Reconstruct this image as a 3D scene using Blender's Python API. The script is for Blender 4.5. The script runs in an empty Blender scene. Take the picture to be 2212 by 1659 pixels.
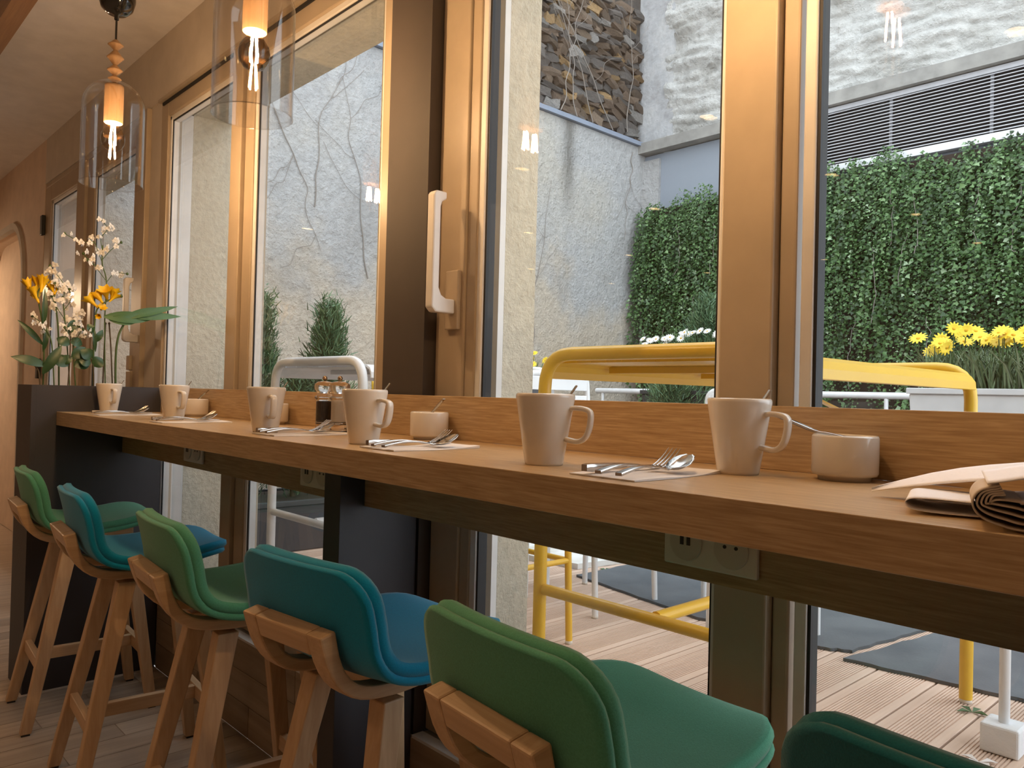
import bpy, math, random
import numpy as np
from mathutils import Vector, noise as mnoise
random.seed(7); RNG = np.random.default_rng(11)
PI = math.pi
scene = bpy.context.scene
col = scene.collection

# ---------------------------------------------------------------- camera
W, H, FPX = 2212, 1659, 1690.0
yaw, pit, rol = math.radians(43.15), math.radians(0.76), math.radians(1.46)
F0 = np.array([-math.cos(yaw), math.sin(yaw), 0]); R0 = np.array([math.sin(yaw), math.cos(yaw), 0]); U0 = np.array([0, 0, 1.])
FW = F0*math.cos(pit)+U0*math.sin(pit); U1 = U0*math.cos(pit)-F0*math.sin(pit)
RT = R0*math.cos(rol)+U1*math.sin(rol); UP = U1*math.cos(rol)-R0*math.sin(rol)
CAM = np.array([0, 0, 1.2])
cd = bpy.data.cameras.new('camera'); cd.sensor_width = 36; cd.sensor_fit = 'HORIZONTAL'; cd.lens = FPX/W*36
cd.clip_start = .02; cd.clip_end = 200
cam = bpy.data.objects.new('camera', cd); col.objects.link(cam)
from mathutils import Matrix
cam.matrix_world = Matrix(((RT[0], UP[0], -FW[0], CAM[0]), (RT[1], UP[1], -FW[1], CAM[1]), (RT[2], UP[2], -FW[2], CAM[2]), (0, 0, 0, 1)))
scene.camera = cam

def P(px, py, ax, val):
    """point of the photograph on the plane axis = val (survey of the room)"""
    d = FW+RT*(px-W/2)/FPX-UP*(py-H/2)/FPX
    return CAM+d*((val-CAM[ax])/d[ax])

# ---------------------------------------------------------------- world, exposure
world = bpy.data.worlds.new('world'); scene.world = world; world.use_nodes = True
bg = world.node_tree.nodes['Background']; bg.inputs[0].default_value = (.86, .93, 1.0, 1); bg.inputs[1].default_value = 3.3
vs = scene.view_settings
vs.view_transform = 'Standard'; vs.look = 'None'; vs.gamma = 1; vs.use_curve_mapping = False; vs.exposure = 0.0
WARM = (1.0, .70, .44)
DOWN_W, DOME_W = 11, 32

# ---------------------------------------------------------------- materials
MATS = {}
def newmat(name):
    m = bpy.data.materials.new(name); m.use_nodes = True
    nt = m.node_tree; b = nt.nodes['Principled BSDF']; MATS[name] = m
    return m, nt, b
def rgb(c): return (c[0], c[1], c[2], 1)
def coords(nt, scale=(1, 1, 1), src='Object'):
    tc = nt.nodes.new('ShaderNodeTexCoord'); mp = nt.nodes.new('ShaderNodeMapping')
    mp.inputs['Scale'].default_value = scale; nt.links.new(tc.outputs[src], mp.inputs[0]); return mp.outputs[0]
def ntex(nt, vec, scale, detail=4, rough=.55, dist=0):
    n = nt.nodes.new('ShaderNodeTexNoise'); n.inputs['Scale'].default_value = scale; n.inputs['Detail'].default_value = detail
    n.inputs['Roughness'].default_value = rough; n.inputs['Distortion'].default_value = dist
    nt.links.new(vec, n.inputs['Vector']); return n.outputs['Fac']
def ramp(nt, fac, stops):
    r = nt.nodes.new('ShaderNodeValToRGB'); e = r.color_ramp.elements
    e[0].position, e[0].color = stops[0][0], rgb(stops[0][1]); e[1].position, e[1].color = stops[-1][0], rgb(stops[-1][1])
    for p, c in stops[1:-1]:
        k = e.new(p); k.color = rgb(c)
    nt.links.new(fac, r.inputs[0]); return r.outputs[0]
def bump(nt, b, fac, strength, dist=.01):
    n = nt.nodes.new('ShaderNodeBump'); n.inputs['Strength'].default_value = strength; n.inputs['Distance'].default_value = dist
    nt.links.new(fac, n.inputs['Height']); nt.links.new(n.outputs[0], b.inputs['Normal'])
def vary(nt, colsock, amt, attr=None):
    """per-object (or per-leaf) brightness variation"""
    if attr:
        a = nt.nodes.new('ShaderNodeAttribute'); a.attribute_name = attr; src = a.outputs['Fac']
    else:
        a = nt.nodes.new('ShaderNodeObjectInfo'); src = a.outputs['Random']
    mr = nt.nodes.new('ShaderNodeMapRange'); mr.inputs[3].default_value = 1-amt; mr.inputs[4].default_value = 1+amt
    nt.links.new(src, mr.inputs[0])
    hs = nt.nodes.new('ShaderNodeHueSaturation'); nt.links.new(mr.outputs[0], hs.inputs['Value']); nt.links.new(colsock, hs.inputs['Color'])
    return hs.outputs[0]
def plain(name, c, rough=.5, metal=0, c2=None, ns=8, stretch=(1, 1, 1), bmp=None, rand=0, spec=.5, coat=0):
    m, nt, b = newmat(name)
    b.inputs['Roughness'].default_value = rough; b.inputs['Metallic'].default_value = metal
    b.inputs['Specular IOR Level'].default_value = spec; b.inputs['Coat Weight'].default_value = coat
    v = coords(nt, stretch)
    f = ntex(nt, v, ns)
    c2 = c2 or tuple(x*.9 for x in c)
    s = ramp(nt, f, [(.35, c2), (.65, c)])
    if rand: s = vary(nt, s, rand)
    nt.links.new(s, b.inputs['Base Color'])
    if bmp: bump(nt, b, ntex(nt, coords(nt), bmp[0], 5), bmp[1], bmp[2] if len(bmp) > 2 else .005)
    return m
def wood(name, c1, c2, axis=0, rough=.45, rand=0, sc=1.0, c3=None):
    m, nt, b = newmat(name); b.inputs['Roughness'].default_value = rough
    st = [34*sc]*3; st[axis] = 1.6*sc
    v = coords(nt, tuple(st))
    f = ntex(nt, v, 2.2, 7, .62, .35)
    stops = [(.28, c1), (.52, c3 or tuple((a+q)/2 for a, q in zip(c1, c2))), (.74, c2)]
    s = ramp(nt, f, stops)
    if rand: s = vary(nt, s, rand)
    nt.links.new(s, b.inputs['Base Color'])
    bump(nt, b, f, .12, .002)
    return m
def archglass(name, tint=(1, 1, 1), ior=1.5, rough=0.0):
    m = bpy.data.materials.new(name); m.use_nodes = True; nt = m.node_tree; nt.nodes.clear(); MATS[name] = m
    o = nt.nodes.new('ShaderNodeOutputMaterial'); mx = nt.nodes.new('ShaderNodeMixShader')
    t = nt.nodes.new('ShaderNodeBsdfTransparent'); t.inputs[0].default_value = rgb(tint)
    g = nt.nodes.new('ShaderNodeBsdfGlossy'); g.inputs['Roughness'].default_value = rough
    f0 = ((ior-1)/(ior+1))**2          # Schlick reflectance, the same from both sides of a thin sheet
    lw = nt.nodes.new('ShaderNodeLayerWeight'); lw.inputs[0].default_value = .5
    pw = nt.nodes.new('ShaderNodeMath'); pw.operation = 'POWER'; pw.inputs[1].default_value = 5; nt.links.new(lw.outputs['Facing'], pw.inputs[0])
    mr = nt.nodes.new('ShaderNodeMath'); mr.operation = 'MULTIPLY_ADD'; mr.inputs[1].default_value = 1-f0; mr.inputs[2].default_value = f0
    nt.links.new(pw.outputs[0], mr.inputs[0])
    nt.links.new(mr.outputs[0], mx.inputs[0]); nt.links.new(t.outputs[0], mx.inputs[1]); nt.links.new(g.outputs[0], mx.inputs[2])
    nt.links.new(mx.outputs[0], o.inputs[0]); return m
def emit(name, c, s):
    m = bpy.data.materials.new(name); m.use_nodes = True; nt = m.node_tree; nt.nodes.clear(); MATS[name] = m
    o = nt.nodes.new('ShaderNodeOutputMaterial'); e = nt.nodes.new('ShaderNodeEmission')
    e.inputs[0].default_value = rgb(c); e.inputs[1].default_value = s; nt.links.new(e.outputs[0], o.inputs[0]); return m

wood('oak_counter', (.33, .205, .095), (.62, .45, .26), 0, .33, sc=3.2)
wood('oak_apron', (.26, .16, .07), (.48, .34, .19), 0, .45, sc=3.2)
wood('beech', (.44, .275, .15), (.62, .42, .25), 2, .45, sc=.7)
wood('beech_y', (.44, .275, .15), (.62, .42, .25), 1, .45, sc=.7)
wood('beech_x', (.44, .275, .15), (.62, .42, .25), 0, .45, sc=.7)
wood('lamp_wood', (.34, .19, .085), (.48, .29, .14), 2, .5)
wood('plank_tile', (.29, .225, .17), (.50, .405, .32), 1, .42, rand=.25, sc=.35)
wood('plinth_tile', (.27, .19, .125), (.44, .33, .235), 0, .5, rand=.22, sc=.35)
wood('skirting', (.20, .10, .045), (.32, .175, .08), 0, .5)
plain('grout', (.42, .38, .34), .8)
def fabric(name, c, c2):
    m, nt, b = newmat(name); b.inputs['Roughness'].default_value = .9; b.inputs['Sheen Weight'].default_value = .25; b.inputs['Specular IOR Level'].default_value = .15
    f = ntex(nt, coords(nt), 420, 3); s = ramp(nt, f, [(.3, c2), (.7, c)]); nt.links.new(s, b.inputs['Base Color'])
    bump(nt, b, f, .25, .002)
fabric('felt_green', (.085, .32, .20), (.065, .26, .155))
fabric('felt_blue', (.0, .25, .44), (.0, .20, .36))
fabric('felt_teal', (.004, .115, .14), (.002, .09, .11))
plain('dark_laminate', (.040, .037, .043), .55, bmp=(300, .05))
plain('pillar_paint', (.058, .045, .038), .6)
plain('frame_pvc', (.43, .345, .25), .35, bmp=None)
plain('frame_white', (.72, .70, .68), .4)
plain('gasket', (.012, .012, .014), .6)
plain('porcelain', (.76, .70, .63), .12, coat=.4, spec=.5)
plain('handle_white', (.72, .70, .68), .3)
plain('steel', (.62, .60, .58), .16, 1, ns=60)
plain('paper_white', (.82, .78, .76), .85)
m, nt, b = newmat('newsprint'); b.inputs['Roughness'].default_value = .9
f = ntex(nt, coords(nt, (60, 260, 1)), 3, 2); nt.links.new(ramp(nt, f, [(.28, (.66, .64, .67)), (.38, (.84, .81, .83)), (1, (.86, .83, .85))]), b.inputs['Base Color'])
plain('newsprint_shaded', (.64, .55, .46), .9, c2=(.54, .45, .36))  # same paper browned: shadow and warm light of the folded spine put into colour
plain('wall_warm', (.74, .58, .45), .8, bmp=(180, .04))
plain('wall_head', (.62, .55, .47), .75)
plain('ceiling_white', (.76, .73, .72), .85)
plain('black_gloss', (.006, .006, .006), .12, coat=.5)
plain('plate_plastic', (.74, .69, .62), .4)
plain('insert_plastic', (.60, .55, .48), .4)
plain('plate_dark', (.02, .018, .016), .5)
plain('peppercorn', (.045, .02, .012), .7, c2=(.015, .008, .005), ns=220)
plain('salt_white', (.78, .70, .60), .9)
plain('chrome_gold', (.60, .45, .30), .15, 1)
archglass('pane_glass', (.955, .965, .96), 1.52)
archglass('lamp_glass', (.97, .96, .95), 1.62)
m, nt, b = newmat('acrylic'); b.inputs['Transmission Weight'].default_value = 1; b.inputs['Roughness'].default_value = .03; b.inputs['IOR'].default_value = 1.49; b.inputs['Base Color'].default_value = (.97, .95, .94, 1)
archglass('bulb_glass', (.93, .85, .70), 1.75)
emit('filament', (1.0, .69, .42), 2500)
emit('downlight_face', (1.0, .66, .28), 14)
emit('dome_bulb', (1.0, .68, .36), 40)
# outside
def stucco(name, c1, c2, c3, bs, bstr, patch=.9, bd=.02):
    m, nt, b = newmat(name); b.inputs['Roughness'].default_value = .95; b.inputs['Specular IOR Level'].default_value = .1
    v = coords(nt); big = ntex(nt, v, patch, 5, .6); fine = ntex(nt, v, bs, 6, .65)
    s = ramp(nt, big, [(.32, c1), (.5, c2), (.68, c3)])
    mx = nt.nodes.new('ShaderNodeMixRGB'); mx.blend_type = 'MULTIPLY'; mx.inputs[0].default_value = .5
    nt.links.new(s, mx.inputs[1]); nt.links.new(ramp(nt, fine, [(.3, (.62, .62, .62)), (.6, (1, 1, 1))]), mx.inputs[2])
    nt.links.new(mx.outputs[0], b.inputs['Base Color']); bump(nt, b, fine, bstr, bd); return m, nt, b, mx.outputs[0]
stucco('stucco_beige', (.60, .54, .43), (.66, .60, .48), (.70, .64, .52), 45, .8, 1.2, .015)
mm, nt, b, s0 = stucco('stucco_grey', (.44, .43, .42), (.56, .555, .555), (.60, .56, .50), 16, 1.0, .55, .05)
# weather streak that runs down below the coping of the courtyard wall
tc = nt.nodes.new('ShaderNodeTexCoord'); sp = nt.nodes.new('ShaderNodeSeparateXYZ'); nt.links.new(tc.outputs['Object'], sp.inputs[0])
def mnode(op, a, bb):
    n = nt.nodes.new('ShaderNodeMath'); n.operation = op
    for i, v in enumerate((a, bb)):
        if isinstance(v, (int, float)): n.inputs[i].default_value = v
        else: nt.links.new(v, n.inputs[i])
    return n.outputs[0]
dy = mnode('MULTIPLY', mnode('SUBTRACT', sp.outputs['Y'], 7.05), 9.0)
g = mnode('EXPONENT', mnode('MULTIPLY', mnode('MULTIPLY', dy, dy), -1.0), 0)
def sstep(lo, hi):
    n = nt.nodes.new('ShaderNodeMapRange'); n.interpolation_type = 'SMOOTHSTEP'; n.inputs[1].default_value = lo; n.inputs[2].default_value = hi
    nt.links.new(sp.outputs['Z'], n.inputs[0]); return n.outputs[0]
zw = mnode('ADD', sp.outputs['Z'], mnode('MULTIPLY', mnode('SUBTRACT', ntex(nt, coords(nt), 1.3, 4), .5), 3.2))
low = nt.nodes.new('ShaderNodeMapRange'); low.interpolation_type = 'SMOOTHSTEP'; low.inputs[1].default_value = 2.9; low.inputs[2].default_value = 1.9; nt.links.new(zw, low.inputs[0])
mb_ = nt.nodes.new('ShaderNodeMixRGB'); mb_.blend_type = 'MULTIPLY'; nt.links.new(low.outputs[0], mb_.inputs[0]); nt.links.new(s0, mb_.inputs[1]); mb_.inputs[2].default_value = (1.18, 1.04, .86, 1); s0 = mb_.outputs[0]
g = mnode('MULTIPLY', mnode('MULTIPLY', g, sstep(3.2, 4.1)), mnode('ADD', ntex(nt, coords(nt, (1, 14, 2)), 3), .25))
mx = nt.nodes.new('ShaderNodeMixRGB'); nt.links.new(mnode('MINIMUM', g, .8), mx.inputs[0]); nt.links.new(s0, mx.inputs[1]); mx.inputs[2].default_value = (.17, .16, .14, 1)
nt.links.new(mx.outputs[0], b.inputs['Base Color'])
stucco('plaster_white', (.50, .48, .445), (.66, .645, .615), (.70, .69, .665), 12, 1.0, 2.2, .07)
stucco('render_grey', (.36, .35, .35), (.50, .50, .51), (.58, .57, .56), 14, .7, 1.5)
plain('mortar', (.10, .085, .075), .95, c2=(.05, .045, .04), ns=6, bmp=(20, .8, .04))
for nm, c in dict(stone_dark=(.15, .132, .12), stone_brown=(.17, .12, .085), stone_ochre=(.36, .23, .11), stone_tan=(.26, .19, .135), stone_pale=(.30, .28, .26)).items():
    plain(nm, c, .95, c2=tuple(x*.55 for x in c), ns=14, bmp=(30, .8, .02), rand=.3)
plain('concrete', (.36, .345, .32), .9, c2=(.24, .23, .215), ns=5, bmp=(40, .3))
plain('flashing', (.26, .30, .38), .5)
plain('panel_bluegrey', (.30, .335, .385), .6, c2=(.28, .31, .36), ns=1.5)
plain('louver_metal', (.55, .55, .58), .45)
plain('louver_dark', (.035, .03, .032), .8)
wood('deck_wood', (.56, .395, .30), (.72, .55, .44), 1, .7, rand=.08, sc=.3)
plain('deck_dark', (.05, .04, .035), .9)
plain('ground_grey', (.30, .29, .28), .95)
plain('mat_rubber', (.125, .13, .14), .9, c2=(.08, .085, .095), ns=3, bmp=(120, .25))
plain('sheet_worn', (.74, .74, .72), .8, c2=(.55, .52, .46), ns=9)
plain('paint_yellow', (.80, .49, .045), .32, c2=(.78, .47, .04), spec=.5)
plain('paint_white', (.80, .81, .83), .35)
plain('planter_white', (.72, .73, .75), .5)
plain('planter_dark', (.055, .055, .06), .6)
plain('foam', (.82, .83, .85), .95, bmp=(90, .3))
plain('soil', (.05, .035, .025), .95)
def leafmat(name, stops, attr='tint', rough=.45, sat=0):
    m, nt, b = newmat(name); b.inputs['Roughness'].default_value = rough
    a = nt.nodes.new('ShaderNodeAttribute'); a.attribute_name = attr
    nt.links.new(ramp(nt, a.outputs['Fac'], stops), b.inputs['Base Color']); return m
leafmat('ivy_leaf', [(0, (.022, .05, .014)), (.35, (.045, .10, .026)), (.62, (.085, .175, .05)), (.85, (.16, .27, .10)), (1, (.30, .40, .25))])
leafmat('conifer_leaf', [(0, (.03, .07, .03)), (.6, (.09, .18, .085)), (1, (.20, .30, .15))])
leafmat('grass_leaf', [(0, (.08, .12, .05)), (.6, (.20, .28, .14)), (1, (.36, .42, .28))])
plain('petal_yellow', (.88, .62, .015), .5)
plain('petal_white', (.85, .83, .78), .5)
plain('flower_heart', (.75, .42, .01), .7)
plain('freesia', (.90, .56, .008), .45)
plain('leaf_dark', (.03, .085, .025), .35, c2=(.02, .06, .018), ns=18)
plain('leaf_mid', (.055, .14, .035), .4)
plain('stem_green', (.07, .12, .03), .5)
plain('stem_brown', (.10, .07, .035), .7)
plain('vine_dry', (.30, .265, .235), .9)
plain('bark', (.10, .07, .045), .9)

# ---------------------------------------------------------------- mesh helpers
OFF = {}
def link(o): col.objects.link(o); return o
def thing(name, label=None, cat=None, loc=(0, 0, 0), group=None, kind=None):
    o = bpy.data.objects.new(name, None); o.empty_display_size = .05; link(o); o.location = loc
    tag(o, label, cat, group, kind); OFF[o] = Vector(loc); return o
def tag(o, label=None, cat=None, group=None, kind=None):
    if label: o['label'] = label
    if cat: o['category'] = cat
    if group: o['group'] = group
    if kind: o['kind'] = kind
    return o
class MB:
    def __init__(s): s.v = []; s.f = []; s.sm = []
    def add(s, v, f, smooth=False):
        n = len(s.v); s.v += [tuple(map(float, p)) for p in v]; s.f += [tuple(i+n for i in q) for q in f]; s.sm += [smooth]*len(f); return s
    def box(s, x0, x1, y0, y1, z0, z1):
        v = [(x, y, z) for z in (z0, z1) for y in (y0, y1) for x in (x0, x1)]
        return s.add(v, [(0, 2, 3, 1), (4, 5, 7, 6), (0, 1, 5, 4), (2, 6, 7, 3), (0, 4, 6, 2), (1, 3, 7, 5)])
    def hexa(s, bot, top):
        return s.add(list(bot)+list(top), [(3, 2, 1, 0), (4, 5, 6, 7), (0, 1, 5, 4), (1, 2, 6, 5), (2, 3, 7, 6), (3, 0, 4, 7)])
    def frustum(s, p0, p1, a0, a1, b0=None, b1=None):
        b0 = b0 or a0; b1 = b1 or a1
        q = lambda p, a, b: [(p[0]-a/2, p[1]-b/2, p[2]), (p[0]+a/2, p[1]-b/2, p[2]), (p[0]+a/2, p[1]+b/2, p[2]), (p[0]-a/2, p[1]+b/2, p[2])]
        return s.hexa(q(p0, a0, b0), q(p1, a1, b1))
    def bar(s, p0, p1, w, h, up=(0, 0, 1)):
        p0, p1 = Vector(p0), Vector(p1); d = (p1-p0).normalized(); r = d.cross(Vector(up)).normalized(); u = r.cross(d)
        q = lambda p: [p-r*w/2-u*h/2, p+r*w/2-u*h/2, p+r*w/2+u*h/2, p-r*w/2+u*h/2]
        return s.hexa(q(p0), q(p1))
    def tube(s, pts, r, n=8, cap=True):
        pts = [Vector(p) for p in pts]; rs = r if isinstance(r, (list, tuple)) else [r]*len(pts)
        v = []; f = []; ref = None
        for i, p in enumerate(pts):
            d = (pts[min(i+1, len(pts)-1)]-pts[max(i-1, 0)]).normalized()
            if ref is None:
                ref = Vector((0, 0, 1)) if abs(d.z) < .9 else Vector((1, 0, 0))
            a = d.cross(ref).normalized(); bb = d.cross(a).normalized(); ref = -bb if False else ref
            a = (ref-d*ref.dot(d)).normalized(); bb = d.cross(a); ref = a
            for k in range(n):
                t = 2*PI*k/n; v.append(p+(a*math.cos(t)+bb*math.sin(t))*rs[i])
        for i in range(len(pts)-1):
            for k in range(n):
                f.append((i*n+k, i*n+(k+1) % n, (i+1)*n+(k+1) % n, (i+1)*n+k))
        m = len(pts)-1
        s.add(v, f, True)
        if cap:
            s.add([v[k] for k in range(n)], [tuple(range(n-1, -1, -1))]); s.add([v[m*n+k] for k in range(n)], [tuple(range(n))])
        return s
    def lathe(s, prof, n=32, c=(0, 0, 0), closed=False):
        v = []; f = []
        for r, z in prof:
            for k in range(n):
                t = 2*PI*k/n; v.append((c[0]+r*math.cos(t), c[1]+r*math.sin(t), c[2]+z))
        L = len(prof)
        for i in range(L if closed else L-1):
            j = (i+1) % L
            for k in range(n): f.append((i*n+k, i*n+(k+1) % n, j*n+(k+1) % n, j*n+k))
        return s.add(v, f, True)
    def prism(s, poly, ax, a, b):
        """polygon in the plane normal to axis ax, from a to b"""
        def put(p, h):
            q = list(p); q.insert(ax, h); return q
        n = len(poly); v = [put(p, a) for p in poly]+[put(p, b) for p in poly]
        f = [tuple(range(n-1, -1, -1)), tuple(range(n, 2*n))]+[(i, (i+1) % n, n+(i+1) % n, n+i) for i in range(n)]
        return s.add(v, f)
    def grid(s, rows, smooth=True, wrap=False):
        m = len(rows[0]); v = [p for r in rows for p in r]; f = []
        for i in range(len(rows)-1):
            for k in range(m if wrap else m-1):
                f.append((i*m+k, i*m+(k+1) % m, (i+1)*m+(k+1) % m, (i+1)*m+k))
        return s.add(v, f, smooth)
    def build(s, name, mat, parent=None, label=None, cat=None, group=None, kind=None, bevel=0, seg=2, world=True):
        me = bpy.data.meshes.new(name)
        if parent is not None: off = OFF.get(parent, Vector((0, 0, 0)))
        else:
            a = np.array(s.v); off = Vector((float((a[:, 0].min()+a[:, 0].max())/2), float((a[:, 1].min()+a[:, 1].max())/2), float(a[:, 2].min())))
            if not world: off = Vector((0, 0, 0))
        me.from_pydata([(p[0]-off[0], p[1]-off[1], p[2]-off[2]) for p in s.v], [], s.f)
        me.polygons.foreach_set('use_smooth', s.sm); me.materials.append(MATS[mat]); me.update()
        bmfix(me)
        o = link(bpy.data.objects.new(name, me))
        if parent is not None: o.parent = parent; OFF[o] = off
        else: o.location = off; OFF[o] = off
        if bevel:
            md = o.modifiers.new('bevel', 'BEVEL'); md.width = bevel; md.segments = seg; md.limit_method = 'ANGLE'; md.angle_limit = math.radians(40)
        return tag(o, label, cat, group, kind)
import bmesh
def bmfix(me):
    bm = bmesh.new(); bm.from_mesh(me); bmesh.ops.recalc_face_normals(bm, faces=bm.faces); bm.to_mesh(me); bm.free()
def kids(o): return [c for c in bpy.data.objects if c.parent is o]
def copy_tree(o, parent=None):
    c = o.copy(); link(c); c.parent = parent
    if parent is None: pass
    for ch in CH.get(o, []): copy_tree(ch, c)
    return c
CH = {}
def index_children(root):
    stack = [root]
    for o in list(col.objects):
        if o.parent is not None:
            CH.setdefault(o.parent, [])
            if o not in CH[o.parent]: CH[o.parent].append(o)
def fast_mesh(name, verts, faces, mat, parent, tint=None, kind='stuff', smooth=False, **kw):
    """numpy mesh: verts (N,3), faces (M,k)"""
    off = np.array(OFF.get(parent, Vector((0, 0, 0)))) if parent is not None else np.zeros(3)
    me = bpy.data.meshes.new(name); k = faces.shape[1]
    me.vertices.add(len(verts)); me.vertices.foreach_set('co', (verts-off).astype(np.float32).ravel())
    me.loops.add(faces.size); me.loops.foreach_set('vertex_index', faces.astype(np.int32).ravel())
    me.polygons.add(len(faces)); me.polygons.foreach_set('loop_start', np.arange(0, faces.size, k, dtype=np.int32))
    if smooth: me.polygons.foreach_set('use_smooth', np.ones(len(faces), bool))
    me.update(calc_edges=True)
    if tint is not None:
        a = me.attributes.new('tint', 'FLOAT', 'FACE'); a.data.foreach_set('value', tint.astype(np.float32))
    me.materials.append(MATS[mat]); o = link(bpy.data.objects.new(name, me))
    if parent is not None: o.parent = parent
    return tag(o, kind=kind, **kw)
def spline(pts, n=8):
    pts = [Vector(p) for p in pts]; out = []
    q = [pts[0]*2-pts[1]]+pts+[pts[-1]*2-pts[-2]]
    for i in range(1, len(q)-2):
        for k in range(n):
            t = k/n; a, b, c, d = q[i-1], q[i], q[i+1], q[i+2]
            out.append(.5*((2*b)+(c-a)*t+(2*a-5*b+4*c-d)*t*t+(3*b-a-3*c+d)*t**3))
    out.append(pts[-1]); return out
def S(name, mb, mat, parent=None, **kw):
    return mb.build(name, mat, parent, kind='structure' if parent is None else None, **kw)

# ================================================================ the room
ZC = 1.087           # counter top
CEIL = 2.80
# floor: grout bed with wood-look tiles laid across the room
fl = S('floor', MB().box(-9.7, 2.7, -7.1, 1.209, -.08, -.004).box(-9.7, -5.861, 1.209, 1.55, -.08, -.004), 'plank_tile')
tw, tl = .118, .60
tile = None; k = 0
ix = 0; x = -4.62
gb = MB().box(-4.64, -1.28, -.02, 1.205, -.0039, -.0025).build('grout_bed', 'grout', fl)
while x < -1.3:
    y = .70-(ix % 3)*.2-1.2 if ix % 3 else .70-1.2
    y = .10-((ix*.2) % .6)
    while y < 1.2:
        y0, y1 = max(y, 0)+.0015, min(y+tl, 1.205)-.0015
        if y1-y0 > .03:
            MB().box(x+.0015, x+tw-.0015, y0, y1, -.0025, 0).build('floor_tile', 'plank_tile', fl)
        y += tl
    x += tw; ix += 1
S('ceiling', MB().box(-9.6, 2.6, -7.0, 1.5, CEIL, CEIL+.1), 'ceiling_white')
S('wall_back', MB().box(-9.6, 2.6, -7.1, -7.0, 0, CEIL), 'wall_warm')
S('wall_right', MB().box(2.6, 2.7, -7.1, 1.5, 0, CEIL), 'wall_warm')
S('wall_left', MB().box(-9.7, -9.6, -7.1, 1.5, 0, CEIL), 'wall_warm')
# window wall: solid part on the far left with a rounded niche, head over the windows, jambs
nx0, nx1, nz1, nr = -8.3, -6.36, 2.36, .42
ww = MB()
ww.box(-9.6, nx0, 1.245, 1.5, 0, CEIL); ww.box(nx1, -5.86, 1.245, 1.5, 0, CEIL)
arc = [(nx1, nz1-nr)]+[(nx1-nr+nr*math.cos(t), nz1-nr+nr*math.sin(t)) for t in np.linspace(0, PI/2, 9)]+[(nx0+nr+nr*math.cos(t), nz1-nr+nr*math.sin(t)) for t in np.linspace(PI/2, PI, 9)]
for (xa, za), (xb, zb) in zip(arc[:-1], arc[1:]):
    if abs(xa-xb) > 1e-6:
        ww.prism([(xb, zb), (xa, za), (xa, CEIL), (xb, CEIL)], 1, 1.245, 1.5)
ww.box(nx0, nx1, 1.40, 1.5, 0, nz1)
wl = S('wall_window', ww, 'wall_warm')
S('wall_head', MB().box(-5.86, 2.6, 1.245, 1.36, 2.505, CEIL), 'wall_head')
S('wall_jamb', MB().box(-3.86, -3.725, 1.250, 1.36, .32, 2.505).box(1.3, 2.6, 1.245, 1.5, .32, 2.505), 'wall_head')
rim = []
path = [(nx1, .0)]+arc+[(nx0, .0)]
for (xa, za) in path: rim.append((xa, za))
rm = MB()
inner = [(nx1-.035, 0)]+[(nx1-nr+(nr-.035)*math.cos(t), nz1-nr+(nr-.035)*math.sin(t)) for t in np.linspace(0, PI/2, 10)]+[(nx0+nr+(nr-.035)*math.cos(t), nz1-nr+(nr-.035)*math.sin(t)) for t in np.linspace(PI/2, PI, 9)]+[(nx0+.035, 0)]
outer = [(nx1+.012, 0)]+[(nx1-nr+(nr+.012)*math.cos(t), nz1-nr+(nr+.012)*math.sin(t)) for t in np.linspace(0, PI/2, 10)]+[(nx0+nr+(nr+.012)*math.cos(t), nz1-nr+(nr+.012)*math.sin(t)) for t in np.linspace(PI/2, PI, 9)]+[(nx0-.012, 0)]
for i in range(len(inner)-1):
    rm.prism([outer[i], outer[i+1], inner[i+1], inner[i]], 1, 1.225, 1.262)
rm.build('niche_rim', 'wall_head', wl)
S('baseboard_window', MB().box(-6.345, -3.71, 1.226, 1.2445, 0, .085), 'skirting')
# tiled plinth under the windows
pl = S('wall_plinth', MB().box(-5.86, 2.6, 1.210, 1.50, 0, .32), 'grout')
ph = .32/3
for r in range(3):
    x = -3.46-.13*((r*2) % 3)
    while x < .6:
        x1 = min(x+.45, .6)
        MB().box(max(x, -3.46)+.0012, x1-.0012, 1.2035, 1.2105, r*ph+.0012, (r+1)*ph-.0012).build('plinth_tile', 'plinth_tile', pl)
        x += .45
MB().box(-3.46, -1.83, 1.200, 1.235, .3205, .328).box(-1.62, 2.6, 1.200, 1.235, .3205, .328).build('sill_trim', 'frame_white', pl)
# dark pillar between the two near windows
S('pillar', MB().box(-1.815, -1.630, 1.212, 1.36, .3205, 2.505), 'pillar_paint')
# long timber batten under the ceiling
tb = P(30, 45, 2, 2.70)
MB().box(-8.5, 1.0, tb[1]-.055, tb[1]+.02, 2.68, 2.7995).build('ceiling_batten', 'skirting', None, 'long brown timber batten fixed under the ceiling at the upper left', 'batten')

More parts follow.
